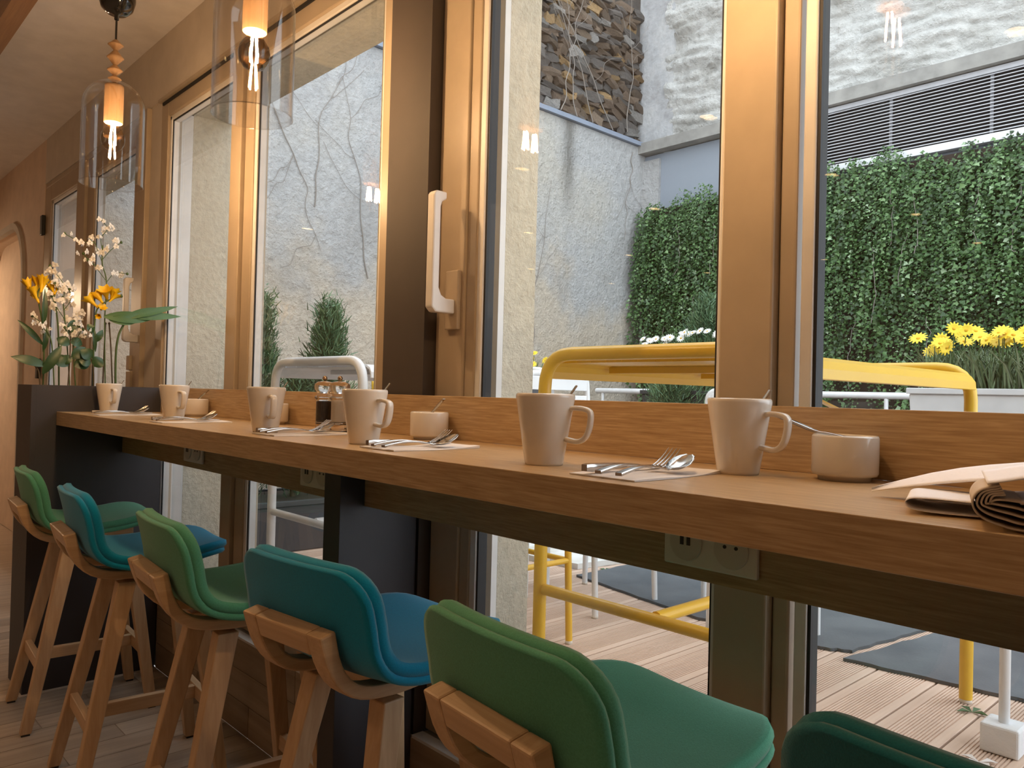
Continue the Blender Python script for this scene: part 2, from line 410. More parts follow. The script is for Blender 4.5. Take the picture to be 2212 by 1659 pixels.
# ---------------------------------------------------------------- windows
YF0, YF1, YG = 1.248, 1.312, 1.278
def stile(w, x0, x1, z0, z1, y0=YF0, y1=YF1, name='stile', mat='frame_pvc'):
    return MB().box(x0, x1, y0, y1, z0, z1).build(name, mat, w, bevel=.004)
def pane(w, x0, x1, z0, z1, edge='frame_white'):
    for y in (YG-.010, YG+.010):
        MB().add([(x0, y, z0), (x1, y, z0), (x1, y, z1), (x0, y, z1)], [(0, 1, 2, 3)]).build('pane', 'pane_glass', w)
    d = .0055
    for a, b_ in ((x0-.001, x0+d), (x1-d, x1+.001)):
        MB().box(a, b_, YG-.0145, YG-.0105, z0, z1).build('gasket', 'gasket', w)
        MB().box(a, b_-.001 if a < x0 else b_, YG-.0100, YG+.0135, z0, z1).build('spacer', edge, w)
    MB().box(x0+d, x1-d, YG-.0145, YG-.0105, z1-d, z1).box(x0+d, x1-d, YG-.0145, YG-.0105, z0, z0+d).build('gasket', 'gasket', w)
    MB().box(x0+d, x1-d, YG-.010, YG+.0135, z1-d, z1).box(x0+d, x1-d, YG-.010, YG+.0135, z0, z0+d).build('spacer', edge, w)
def beads(w, x0, x1, z0, z1):
    """white glazing beads set inside the sash"""
    for a, b_ in ((x0-.022, x0), (x1, x1+.022)): MB().box(a, b_, YF0+.010, YG-.012, z0-.02, z1+.02).build('glazing_bead', 'frame_white', w, bevel=.003)
    MB().box(x0-.02, x1+.02, YF0+.010, YG-.012, z1, z1+.022).box(x0-.02, x1+.02, YF0+.010, YG-.012, z0-.022, z0).build('glazing_bead', 'frame_white', w, bevel=.003)
def handle(w, x, zt, zb, flip=1):
    bs = MB().box(x-.030, x+.022, YF0-.012, YF0, zb-.065, zb+.085).build('handle_plate', 'frame_pvc', w, bevel=.003)
    hm = MB()
    y0 = YF0-.085
    poly = [(YF0-.012, zb-.026), (y0+.012, zb-.026), (y0, zb-.014), (y0, zt-.008), (y0+.008, zt), (y0+.040, zt), (y0+.040, zt-.018), (y0+.026, zt-.026), (y0+.022, zt-.04), (y0+.022, zb+.035), (y0+.03, zb+.018), (y0+.045, zb+.010), (YF0-.012, zb+.010)]
    hm.prism(poly, 0, x-.016, x+.012).build('window_handle', 'handle_white', w, bevel=.004)
def window(name, label):
    o = thing(name, label, None, (0, 0, 0), None, 'structure'); return o
Z0, Z1 = .328, 2.503
# near window: left sash, meeting post, right sash
w1 = window('window_1', 'large sliding window with cream frame beside the dark pillar')
stile(w1, -1.628, -1.515, Z0, Z1); stile(w1, -1.515, -1.478, Z0, Z1, YF0+.006)
stile(w1, -.775, -.672, Z0, Z1, YF0-.014, YF1, 'meeting_stile'); stile(w1, -.670, -.640, Z0, Z1, YF0+.004, YF1, 'meeting_stile')
stile(w1, -1.478, -.775, Z0, Z0+.11, name='rail'); stile(w1, -1.478, -.775, Z1-.11, Z1, name='rail')
beads(w1, -1.458, -.795, Z0+.13, Z1-.13); pane(w1, -1.458, -.795, Z0+.13, Z1-.13, 'gasket')
stile(w1, -.640, 1.3, Z0, Z0+.11, name='rail'); stile(w1, -.640, 1.3, Z1-.11, Z1, name='rail'); stile(w1, 1.18, 1.3, Z0+.111, Z1-.111)
beads(w1, -.612, 1.158, Z0+.13, Z1-.13); pane(w1, -.612, 1.158, Z0+.13, Z1-.13, 'gasket')
handle(w1, -1.548, 1.70, 1.425)
# second window
w2 = window('window_2', 'cream framed two sash window left of the dark pillar')
stile(w2, -3.722, -3.640, Z0, Z1); stile(w2, -2.925, -2.835, Z0, Z1, YF0-.012, YF1, 'meeting_stile'); stile(w2, -2.832, -2.760, Z0, Z1, YF0+.004, YF1, 'meeting_stile')
stile(w2, -1.905, -1.835, Z0, Z1)
for a, b_ in ((-3.640, -2.925), (-2.760, -1.905)):
    stile(w2, a, b_, Z0, Z0+.09, name='rail'); stile(w2, a, b_, 2.415, Z1, name='rail')
    beads(w2, a+.020, b_-.020, Z0+.11, 2.395); pane(w2, a+.020, b_-.020, Z0+.11, 2.395)
MB().box(-3.70, -1.84, YF0-.006, YF0+.003, 2.474, 2.487).build('vent_slot', 'gasket', w2)
MB().box(-3.73, -1.83, YF0-.016, YF0+.002, 2.4905, 2.5045).build('head_trim', 'frame_pvc', w2)
# far window
w3 = window('window_3', 'far window with hinged sash behind the flower planter')
stile(w3, -5.855, -5.715, Z0, 2.47); stile(w3, -5.06, -4.90, Z0, 2.47, YF0-.012, YF1, 'meeting_stile'); stile(w3, -4.898, -4.77, Z0, 2.47, YF0+.004, YF1, 'meeting_stile'); stile(w3, -4.075, -3.965, Z0, 2.47); stile(w3, -3.962, -3.862, Z0, Z1, YF0-.02, YF1, 'outer_frame')
for a, b_ in ((-5.715, -5.06), (-4.77, -4.075)):
    stile(w3, a, b_, Z0, Z0+.09, name='rail'); stile(w3, a, b_, 2.37, 2.47, name='rail')
    beads(w3, a+.020, b_-.020, Z0+.11, 2.35); pane(w3, a+.020, b_-.020, Z0+.11, 2.35)
stile(w3, -5.855, -3.965, 2.4705, Z1, name='head_rail')
handle(w3, -3.905, 1.70, 1.425)
for z in (2.24, 1.30):
    MB().box(-5.885, -5.835, YF0-.022, YF0-.001, z-.075, z+.055).build('hinge', 'plate_dark', w3, bevel=.003)
MB().box(-4.02, -3.975, YF0-.03, YF0-.001, 1.27, 1.34).box(-4.02, -3.955, YF0-.03, YF0-.001, 1.18, 1.265).build('latch', 'frame_pvc', w3, bevel=.003)

# ================================================================ outside: walls
DK = .30
def ext(name, mb, mat, **kw): return mb.build(name, mat, None, kind='structure', world=False, **kw)
ext('wall_facade', MB().box(-2.1, -1.50, 1.37, 1.482, DK-.3, 3.4).box(-3.98, -3.66, 1.37, 1.556, DK-.3, 3.4).box(-3.66, -2.1, 1.37, 1.55, 2.455, 3.4).box(-3.66, -2.1, 1.362, 1.37, 2.505, 2.81).box(-1.50, 2.8, 1.37, 1.52, 2.60, 3.4).box(-6.9, -5.9, 1.502, 1.60, DK-.3, 3.4).box(-5.9, -3.98, 1.37, 1.556, 2.45, 3.4).box(1.31, 2.8, 1.52, 1.56, DK-.3, 2.6), 'stucco_beige')
ext('trim_1', MB().box(-3.705, -3.66, 1.315, 1.3695, .33, 2.45).box(-1.62, -1.50, 1.350, 1.3695, .33, 2.55), 'frame_white')
XL, YB = -6.60, 8.58
ext('wall_courtyard_left', MB().box(XL-.25, XL, 1.40, YB, -.1, 4.60), 'stucco_grey')
cp = MB(); cp.box(XL-.26, XL+.05, 1.40, YB-.02, 4.605, 4.66)
ext('trim_2', cp, 'flashing')
# rubble gable wall above the courtyard wall, stone by stone
rw = ext('wall_rubble', MB().box(XL-.65, XL-.155, 4.9, YB+.05, 4.61, 8.2), 'mortar')
protos = []
for q in range(9):
    bm = bmesh.new(); bmesh.ops.create_cube(bm, size=1); bmesh.ops.subdivide_edges(bm, edges=bm.edges[:], cuts=1, use_grid_fill=True)
    rr = random.Random(q)
    for v in bm.verts:
        n = v.co.length; v.co = v.co*(.5/n)**.30 if n > 0 else v.co
        v.co += Vector([rr.uniform(-.13, .13) for _ in range(3)])
    me = bpy.data.meshes.new('stone'); bm.to_mesh(me); bm.free(); me.materials.append(MATS['mortar'])
    protos.append(me)
stone_m = ['stone_dark']*7+['stone_brown']*5+['stone_ochre']*2+['stone_tan']*2+['stone_pale']*1
cnt = 0; z = 4.66
variants = {}
while z < 6.4 and cnt < 300:
    hgt = random.uniform(.050, .115); y = 5.95+random.uniform(-.2, 0)
    while y < YB-.15 and cnt < 300:
        ln = random.uniform(.12, .34); q = random.randrange(9); mt = random.choice(stone_m)
        if (q, mt) not in variants:
            me = protos[q].copy(); me.materials.clear(); me.materials.append(MATS[mt]); variants[q, mt] = me
        o = link(bpy.data.objects.new('stone', variants[q, mt])); o.parent = rw
        o.location = (XL-.15+random.uniform(-.02, .02), y+ln/2, z+hgt/2+random.uniform(-.012, .012))
        o.scale = (random.uniform(.10, .2), ln*1.04, hgt*random.uniform(1.0, 1.55)); o.rotation_euler = (random.uniform(-.32, .22), random.uniform(-.2, .2), random.uniform(-.2, .2))
        y += ln+random.uniform(.0, .03); cnt += 1
    z += hgt
# smooth rendered corner strip and rough whitewashed wall behind
ext('wall_corner', MB().box(XL-.30, XL+.42, YB+.02, YB+.30, 4.4, 8.2), 'render_grey')
rows = []
for i in range(130):
    zz = 4.45+i*2.6/129; r = []
    for k in range(260):
        xx = XL+.30+k*9.0/259
        d = mnoise.fractal(Vector((xx*1.1, zz*2.6, 3.1)), .9, 2.1, 5)*.05+abs(mnoise.noise(Vector((xx*2.2+zz, zz*6.5, 9))))*.10+abs(mnoise.noise(Vector((xx*6, zz*14, 4))))*.035
        r.append((xx, YB+.05-d, zz))
    rows.append(r)
wm = MB().grid(rows); ext('wall_white', wm, 'plaster_white')
# back wall: concrete coping, blue-grey panel, louvres, ivy
ext('wall_courtyard_back', MB().box(XL, 2.4, YB, YB+.3, -.1, 4.49), 'panel_bluegrey')
ext('wall_corner_stucco', MB().box(XL+.001, XL+.27, YB-.045, YB-.001, -.1, 4.42), 'stucco_grey')
cp = MB().box(XL-.05, 2.4, YB-.16, YB+.10, 4.50, 4.64); cb = ext('trim_3', cp, 'concrete')
LX0, LX1, LZ0, LZ1 = -4.35, 2.3, 3.84, 4.47
lv = thing('louver_panel', 'long grey metal louvre panel above the ivy wall', 'louvre', ((LX0+LX1)/2, YB-.06, LZ0))
MB().box(LX0, LX1, YB-.02, YB-.002, LZ0, LZ1).build('backing', 'louver_dark', lv)
ns = 17
for i in range(ns):
    zz = LZ0+.03+(LZ1-LZ0-.07)*i/(ns-1)
    MB().hexa([(LX0, YB-.075, zz-.008), (LX1, YB-.075, zz-.008), (LX1, YB-.045, zz+.000), (LX0, YB-.045, zz+.000)], [(LX0, YB-.075, zz+.001), (LX1, YB-.075, zz+.001), (LX1, YB-.045, zz+.012), (LX0, YB-.045, zz+.012)]).build('slat', 'louver_metal', lv)
MB().box(LX0, LX1, YB-.085, YB-.02, LZ1-.03, LZ1+.02).build('top_rail', 'louver_metal', lv)
MB().box(LX0, LX1, YB-.10, YB-.02, LZ0-.075, LZ0).build('bottom_rail', 'paint_white', lv)
for i, x in enumerate(np.arange(LX0+.05, LX1, .95)): MB().box(x, x+.03, YB-.034, YB-.021, LZ0, LZ1-.03).build('mullion', 'louver_metal', lv)

# ---------------------------------------------------------------- ivy
def leaves(pos, size, dirn, nrm, tint, shape):
    """pos (N,3); dirn unit leaf axis; nrm approx normal; shape (K,2) in leaf space -> verts/faces of two folded quads"""
    side = np.cross(dirn, nrm); side /= np.linalg.norm(side, axis=1, keepdims=True)+1e-9
    n2 = np.cross(side, dirn)
    v = []
    for (a, b_, c) in shape:
        v.append(pos+side*(a*size)[:, None]+dirn*(b_*size)[:, None]+n2*(c*size)[:, None])
    V = np.stack(v, 1)
    return V
IVY = [(0, 0, 0), (.50, .30, .10), (.24, .55, .06), (0, 1.0, -.05), (-.24, .55, .06), (-.50, .30, .10)]
def ivy_mesh(name, pos, size, dirn, nrm, tint, mat, parent):
    V = leaves(pos, size, dirn, nrm, tint, IVY); N = len(pos)
    base = (np.arange(N)*6)[:, None]
    f = np.concatenate([base+np.array([[0, 1, 2, 3]]), base+np.array([[0, 3, 4, 5]])], 0)
    return fast_mesh(name, V.reshape(-1, 3), f, mat, parent, np.concatenate([tint, tint]))
IX0, IX1, IZ0 = XL+.12, -.2, .45
iv = thing('ivy_screen', 'dense green ivy screen hanging over the back courtyard wall', 'ivy', ((IX0+IX1)/2, YB-.2, IZ0))
def topz(x): return 3.80+.07*np.sin(x*3.1)+.05*np.sin(x*7.7+1)+.04*np.sin(x*17+.4)
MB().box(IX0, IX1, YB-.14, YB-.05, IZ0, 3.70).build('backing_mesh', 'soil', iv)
pp, sz, dd, nn, tt = [], [], [], [], []
for k in range(3000):
    x0 = RNG.uniform(IX0-.06, IX1); zt = topz(x0)-abs(RNG.normal(0, 1.0)) if k % 5 else topz(x0)-RNG.uniform(0, .25)
    if zt < IZ0+.3: zt = RNG.uniform(IZ0+.4, 3.7)
    L = RNG.uniform(.3, 1.1); n = int(L/.026); base = RNG.beta(2.2, 2.6); out = RNG.uniform(.06, .30); dx = RNG.normal(0, .10); s0 = RNG.uniform(.030, .055) if RNG.random() > .35 else RNG.uniform(.017, .028)
    t = np.linspace(0, 1, n)
    x = x0+dx*t+.02*np.sin(t*9+k); zz = zt-L*t; y = YB-.12-out*np.sqrt(t+.08)+.02*np.sin(t*13+k)
    sd = np.where(np.arange(n) % 2, 1, -1)
    pp.append(np.stack([x+sd*.012, y+RNG.normal(0, .015, n), zz], 1)); sz.append(s0*RNG.uniform(.7, 1.25, n))
    d = np.stack([sd*RNG.uniform(.2, 1.0, n), RNG.normal(-.35, .3, n), RNG.uniform(-1.0, .15, n)], 1); dd.append(d)
    nn.append(np.stack([RNG.normal(0, .45, n), -np.ones(n), RNG.normal(.45, .4, n)], 1)); tt.append(np.clip(base+RNG.normal(0, .16, n), 0, 1))
pp = np.concatenate(pp); sz = np.concatenate(sz); dd = np.concatenate(dd); nn = np.concatenate(nn); tt = np.concatenate(tt)
keep = (pp[:, 0] > XL+.05) & (pp[:, 2] > IZ0) & (pp[:, 2] < topz(pp[:, 0])+.05); pp, sz, dd, nn, tt = pp[keep], sz[keep], dd[keep], nn[keep], tt[keep]
dd /= np.linalg.norm(dd, axis=1, keepdims=True); nn /= np.linalg.norm(nn, axis=1, keepdims=True)
ivy_mesh('leaves', pp, sz, dd, nn, tt, 'ivy_leaf', iv)
vn = MB()
for k in range(26):
    x0 = RNG.uniform(-6.2, -1.2); z0 = RNG.uniform(2.0, 3.7); pts = []
    for i in range(9):
        t = i/8; pts.append((x0+.06*math.sin(t*3+k)+RNG.normal(0, .01)+.1*t*math.sin(k), YB-.33-.06*t, z0-t*RNG.uniform(.6, .8)))
    vn.tube(spline(pts, 2), .004, 4, False)
vn.build('vine_stems', 'vine_dry', iv, kind='stuff')
# bare creepers on the stucco wall and on the rubble wall
def creeper(label, X, seeds, mat='vine_dry', r=.009):
    m = MB()
    for (y0, z0, hgt, dyy, sd) in seeds:
        rr = random.Random(sd); y, z = y0, z0; pts = [(X+.012, y, z)]; n = 10
        for i in range(n):
            y += dyy/n+rr.uniform(-.06, .06); z += hgt/n; pts.append((X+.012, y, z))
        m.tube(spline(pts, 3), [max(r*(1-.7*i/(3*n)), .002) for i in range(3*n+1)], 5, False)
        for j in range(3):
            p = pts[rr.randrange(3, n)]; q = [p]; yy, zz = p[1], p[2]; s = rr.choice((-1, 1))
            for i in range(5):
                yy += s*rr.uniform(.03, .12); zz += rr.uniform(.02, .14)*(1 if hgt > 0 else -1); q.append((X+.012, yy, zz))
            m.tube(spline(q, 3), .0022, 4, False)
    return m.build('bare_creeper', mat, None, label, 'creeper')
creeper('thin bare creeper stems climbing the grey stucco courtyard wall', XL, [(6.15, 1.9, 1.9, .15, 1), (6.35, 1.4, 2.4, .3, 2), (4.2, 2.3, 1.9, -.2, 3), (3.6, 2.9, 1.5, .4, 4), (3.1, 3.9, -1.4, .35, 5), (5.2, 2.4, 1.8, -.5, 6), (8.3, 4.5, -1.2, -.1, 8)], r=.006)
creeper('bare creeper stems hanging over the brown rubble stone wall', XL-.025, [(7.9, 4.7, 1.8, -1.5, 11), (7.5, 4.7, 2.0, -.9, 12), (8.2, 4.75, 1.9, .1, 13), (7.2, 4.7, 1.6, -.3, 14), (6.9, 4.7, 1.9, .4, 15)], r=.007)

# ---------------------------------------------------------------- deck
ext('ground', MB().box(-9, 4, 1.4, 9, -.2, -.1), 'ground_grey')
deck = ext('deck', MB().box(-6.55, 2.4, 1.50, 8.4, DK-.20, DK-.03), 'deck_dark')
bw, bp = .172, .1785
prof = [(-bw/2, DK-.028), (bw/2, DK-.028), (bw/2, DK-.002), (bw/2-.002, DK)]
gx0, gx1, ng = -bw/2+.027, bw/2-.027, 13
xs = np.linspace(gx1, gx0, ng*2)
top = [(gx1+.0005, DK)]
for i in range(ng):
    a = gx1-(gx1-gx0)*i/ng; c = a-(gx1-gx0)/ng
    top += [(a, DK-.0035), (a-(a-c)*.45, DK-.0035), (a-(a-c)*.45, DK), (c, DK)]
prof += top+[(-bw/2+.002, DK), (-bw/2, DK-.002)]
bmesh_board = None
x = -6.40; lines = P(1869.6, 1575.5, 2, DK)[0]
x = lines+bp/2-math.floor((lines+6.4)/bp)*bp
while x < 2.3:
    if bmesh_board is None:
        o = MB().prism(prof, 1, 1.53, 6.4).build('deck_board', 'deck_wood', deck); bmesh_board = o.data
        n0 = x
        me = o.data
        for v in me.vertices: pass
        o.location = (x, 0, 0)
    else:
        o = link(bpy.data.objects.new('deck_board', bmesh_board)); o.parent = deck; o.location = (x, 0, 0)
    x += bp
# rubber mats, worn sheet
def mat_thing(pts, label, name='rubber_mat', mat='mat_rubber', z=DK, h=.012, jag=.012):
    out = []; rr = random.Random(len(label))
    for a, b_ in zip(pts, pts[1:]+pts[:1]):
        n = 14
        for i in range(n):
            t = i/n; out.append((a[0]+(b_[0]-a[0])*t+rr.uniform(-jag, jag)*.5, a[1]+(b_[1]-a[1])*t+rr.uniform(-jag, jag)*.5))
    return MB().prism(out, 2, z+.001, z+h).build(name, mat, None, label, 'mat' if name == 'rubber_mat' else 'sheet')
mat_thing([(-2.61, 2.92), (-1.80, 2.76), (-1.30, 2.79), (-1.21, 2.84), (-1.10, 3.62), (-2.60, 3.80)], 'dark rubber mat on the deck behind the yellow table footrail')
mat_thing([(-1.19, 2.73), (-.60, 2.80), (.6, 2.95), (.6, 4.1), (-1.02, 3.75)], 'cracked dark rubber mat on the deck at the right, behind the yellow leg')
mat_thing([(-3.35, 2.95), (-2.72, 3.05), (-2.66, 3.42), (-3.3, 3.6)], 'worn white sheet lying on the deck by the grey courtyard wall', 'worn_sheet', 'sheet_worn', DK, .03, .004)

# ---------------------------------------------------------------- outdoor furniture
def rounded(pts, r, n=6):
    """polyline with rounded corners"""
    pts = [Vector(p) for p in pts]; out = [pts[0]]
    for a, b_, c in zip(pts, pts[1:], pts[2:]):
        d0 = (a-b_).normalized(); d1 = (c-b_).normalized(); p0 = b_+d0*r; p1 = b_+d1*r
        for i in range(n+1):
            t = i/n; out.append(p0*(1-t)**2+b_*2*t*(1-t)+p1*t*t)
    out.append(pts[-1]); return out
def high_table(label, x0, x1, y0, y1, paint):
    zt = 1.335; r = .019
    t = thing('high_table', label, 'table', ((x0+x1)/2, (y0+y1)/2, DK), 'high garden tables on the deck')
    for y in (y0+r, y1-r):
        f = MB().tube(rounded([(x0+r, y, DK+.012), (x0+r, y, zt-r), (x1-r, y, zt-r), (x1-r, y, DK+.012)], .10), r, 12)
        lf = f.build('leg_frame', paint, t)
        for x in (x0+r, x1-r): MB().lathe([(.0, 0), (r*.95, 0), (r*.95, .012), (0, .012)], 12, (x, y, DK)).build('foot_cap', 'plate_plastic', lf)
        MB().tube([(x0+2*r, y, .652), (x1-2*r, y, .652)], r*.85, 10).build('footrail', paint, t)
    xm = (x0+x1)/2
    MB().tube([(xm, y0+2*r, .652), (xm, y1-2*r, .652)], r*.85, 10).build('stretcher', paint, t)
    # long slats, the outermost rolled down over the side
    n = 13; ya, yb = y0+.012, y1-.012
    xs = np.linspace(x0+.06, x1-.06, n+1)
    for i in range(n):
        MB().box(xs[i]+.0012, xs[i+1]-.0012, y0+.045, y1-.045, 1.292, 1.302).build('slat', paint, t)
    for s, xe in ((-1, x0), (1, x1)):
        pr = [(xe-s*.062, 1.302), (xe-s*.035, 1.300), (xe-s*.012, 1.290), (xe, 1.272), (xe+s*.002, 1.250), (xe-s*.004, 1.248), (xe-s*.008, 1.268), (xe-s*.018, 1.284), (xe-s*.038, 1.292), (xe-s*.062, 1.294)]
        MB().prism(pr, 1, ya+.03, yb-.03).build('edge_slat', paint, t)
    for y in (y0+.30, y1-.30): MB().box(x0+.03, x1-.03, y-.012, y+.012, 1.272, 1.2915).build('cross_bar', paint, t)
    for xe in (x0+.03, x1-.03): MB().bar((xm, (y0+y1)/2+.04, 1.270), (xe, y1-.02, 1.0), .03, .006).build('brace', paint, t)
    return t
high_table('yellow metal high table with tube legs outside the right window', -1.582, -.765, 1.575, 2.676, 'paint_yellow')
high_table('white metal high table with rounded frame outside the left window', -3.292, -2.535, 1.60, 2.66, 'paint_white')
def bar_chair(label, x, y, rz, paint, group, hgt=1.0):
    t = thing('bar_chair', label, 'chair', (0, 0, 0), group); r = .013; w, d = .40, .41; sh = .68
    OFF[t] = Vector((0, 0, 0))
    for s in (-1, 1):
        # side frame: rear leg runs up into the back post, front leg up to the seat
        MB().tube(rounded([(s*w/2, -d/2, .012), (s*w/2, -d/2+.005, sh), (s*w/2, -d/2-.02, hgt), (s*w/2*.5, -d/2-.02, hgt+.001)], .05), r, 10).build('back_post', paint, t)
        MB().tube([(s*w/2, d/2, .012), (s*w/2, d/2-.03, sh)], r, 10).build('leg', paint, t)
        MB().tube([(s*w/2, -d/2, sh-.012), (s*w/2, d/2-.03, sh-.012)], r*.8, 8).build('seat_rail', paint, t)
        MB().tube([(s*w/2, -d/2, .30), (s*w/2, d/2-.012, .30)], r*.8, 8).build('stretcher', paint, t)
        for yy in (-d/2, d/2): MB().lathe([(0, 0), (r*1.05, 0), (r*1.05, .012), (0, .012)], 10, (s*w/2, yy, 0)).build('foot_cap', 'plate_plastic', t)
    MB().tube([(-w/2, d/2-.012, .30), (w/2, d/2-.012, .30)], r*.8, 8).build('footrest', paint, t)
    MB().tube([(-w/2*.55, -d/2-.02, hgt+.001), (w/2*.55, -d/2-.02, hgt+.001)], r*.9, 8).build('top_tube', paint, t)
    for i in range(8):
        a = -d/2+.015+i*(d-.03)/8
        MB().box(-w/2+.012, w/2-.012, a, a+.043, sh-.004, sh+.006).build('seat_slat', paint, t)
    for z in (hgt-.075, hgt-.16):
        MB().box(-w/2+.010, w/2-.010, -d/2-.014, -d/2-.006, z, z+.062).build('back_slat', paint, t, bevel=.003)
    t.location = (x, y, DK); t.rotation_euler = (0, 0, rz); return t
bar_chair('white metal bar chair facing the yellow table from the left', -2.285, 2.645, -PI/2, 'paint_white', 'metal bar chairs on the deck')
bar_chair('white metal bar chair beyond the far end of the yellow table', -1.66, 2.97, -PI*.80, 'paint_white', 'metal bar chairs on the deck', .94)
bar_chair('yellow metal bar chair half hidden behind the beige pier', -2.13, 1.92, -PI/2, 'paint_yellow', 'metal bar chairs on the deck', .98)
bar_chair('yellow metal bar chair far behind the white high table', -4.62, 3.32, -PI*.25, 'paint_yellow', 'metal bar chairs on the deck', .98)
# backless white stool with foam block on its leg
gs = thing('garden_stool', 'white tubular garden stool with a foam block on its foot', 'stool', (-.42, 2.42, DK))
fx, fy = P(2168, 1622, 2, DK)[:2]
legs = [(fx, fy), (fx+.36, fy), (fx+.36, fy+.36), (fx, fy+.36)]
for (lx, ly) in legs: MB().tube([(lx, ly, DK+.002), (lx, ly, DK+.66)], .0135, 10).build('leg', 'paint_white', gs)
MB().box(fx-.02, fx+.38, fy-.02, fy+.38, DK+.655, DK+.68).build('seat', 'paint_white', gs, bevel=.008)
MB().box(fx-.045, fx+.045, fy-.045, fy+.045, DK+.001, DK+.075).build('foam_block', 'foam', gs, bevel=.006)
# white railing in front of the ivy
rl = thing('railing', 'white tubular railing in front of the ivy screen', 'railing', (-3.4, 7.45, -.1))
MB().tube([(-6.4, 7.45, 1.275), (0.5, 7.45, 1.275)], .032, 10).build('handrail', 'paint_white', rl)
for x in (-6.3, -4.6, -2.9, -1.2, .4): MB().tube([(x, 7.45, -.1), (x, 7.45, 1.26)], .02, 8).build('post', 'paint_white', rl)

# ---------------------------------------------------------------- outdoor planting
def conifer(parent, base, hgt, rad, n, seed, top=.02):
    r = np.random.default_rng(seed); bx, by, bz = base
    tr = MB().tube([(bx, by, bz), (bx+.01, by, bz+hgt*.9)], [.018, .004], 6).build('trunk', 'bark', parent)
    nb = max(30, int(hgt*85)); per = n//nb; n = nb*per
    ht = np.sort(r.random(nb)**.9); ba = np.arange(nb)*2.4+r.normal(0, .3, nb)
    bl = rad*((1-ht)**1.15*1.15+.035)*r.uniform(.5, 1.3, nb)
    u = np.sqrt(r.random((nb, per)))
    lift = (.9*bl+.03)[:, None]*u
    X = bx+np.cos(ba)[:, None]*bl[:, None]*u; Y = by+np.sin(ba)[:, None]*bl[:, None]*u; Z = bz+(hgt*.93*ht)[:, None]+lift*.8
    sp_ = (.02+.045*np.sin(u*PI*.85))*(.6+rad*1.6)
    pos = np.stack([X+r.normal(0, 1, (nb, per))*sp_*.6, Y+r.normal(0, 1, (nb, per))*sp_*.6, Z+r.normal(0, 1, (nb, per))*sp_*.6], 2).reshape(-1, 3)
    ang = np.repeat(ba, per); t = np.repeat(ht, per)
    d = np.stack([np.cos(ang)*.6, np.sin(ang)*.6, np.full(n, .9)], 1)+r.normal(0, .35, (n, 3)); d /= np.linalg.norm(d, axis=1, keepdims=True)
    nv = r.normal(0, 1, (n, 3)); side = np.cross(d, nv); side /= np.linalg.norm(side, axis=1, keepdims=True)
    L = r.uniform(.025, .065, n)*(.7+rad); wd = L*.075
    V = np.stack([pos-side*wd[:, None], pos+side*wd[:, None], pos+d*L[:, None]+side*(wd*.4)[:, None], pos+d*L[:, None]-side*(wd*.4)[:, None]], 1)
    f = (np.arange(n)*4)[:, None]+np.array([[0, 1, 2, 3]])
    fast_mesh('foliage', V.reshape(-1, 3), f, 'conifer_leaf', parent, np.clip(np.repeat(r.normal(.45, .18, nb), per)+r.normal(0, .18, n)+.15*t, 0, 1))
def blades(parent, name, base, spread, hgt, n, seed, mat='grass_leaf', w=.004):
    r = np.random.default_rng(seed); bx, by, bz = base
    p = np.stack([bx+r.uniform(-spread[0], spread[0], n), by+r.uniform(-spread[1], spread[1], n), np.full(n, bz)], 1)
    h = hgt*r.uniform(.5, 1.1, n); a = r.uniform(0, 2*PI, n); lean = r.uniform(.05, 1.0, n)*h
    lv_ = np.stack([np.cos(a), np.sin(a), np.zeros(n)], 1); sd = np.stack([-np.sin(a), np.cos(a), np.zeros(n)], 1)*w
    up = np.array([0, 0, 1.])
    mid = p+lv_*(lean*.35)[:, None]+up*(h*.62)[:, None]; tip = p+lv_*lean[:, None]+up*h[:, None]
    V = np.stack([p-sd, p+sd, mid+sd, mid-sd, tip+sd*.15, tip-sd*.15], 1)
    b_ = (np.arange(n)*6)[:, None]; f = np.concatenate([b_+np.array([[0, 1, 2, 3]]), b_+np.array([[3, 2, 4, 5]])], 0)
    tv = np.clip(r.normal(.5, .25, n), 0, 1)
    return fast_mesh(name, V.reshape(-1, 3), f, mat, parent, np.concatenate([tv, tv]))
DAISY = {}
def daisy(parent, p, mat, size, tilt, rz):
    if mat not in DAISY:
        m = MB()
        for k in range(13):
            a = 2*PI*k/13; c, s_ = math.cos(a), math.sin(a); w = .16
            q = lambda rr, ww, z: (c*rr-s_*ww, s_*rr+c*ww, z)
            m.add([q(.12, -w*.5, 0), q(.12, w*.5, 0), q(.62, w, .10), q(1, w*.35, .06), q(1, -w*.35, .06), q(.62, -w, .10)], [(0, 1, 2, 5), (5, 2, 3, 4)])
        me0 = m.build('flower', mat, None, world=False); DAISY[mat] = me0.data
        hm = MB().lathe([(.0, .12), (.14, .10), (.22, .02), (.16, -.06), (0, -.08)], 10).build('flower_heart', 'flower_heart', None, world=False); DAISY[mat+'h'] = hm.data
        bpy.data.objects.remove(hm); bpy.data.objects.remove(me0)
    o = link(bpy.data.objects.new('flower', DAISY[mat])); o.parent = parent
    o.location = Vector(p)-OFF[parent]; o.scale = (size,)*3; o.rotation_euler = (tilt[0], 0, tilt[2])
    h = link(bpy.data.objects.new('flower_heart', DAISY[mat+'h'])); h.parent = o
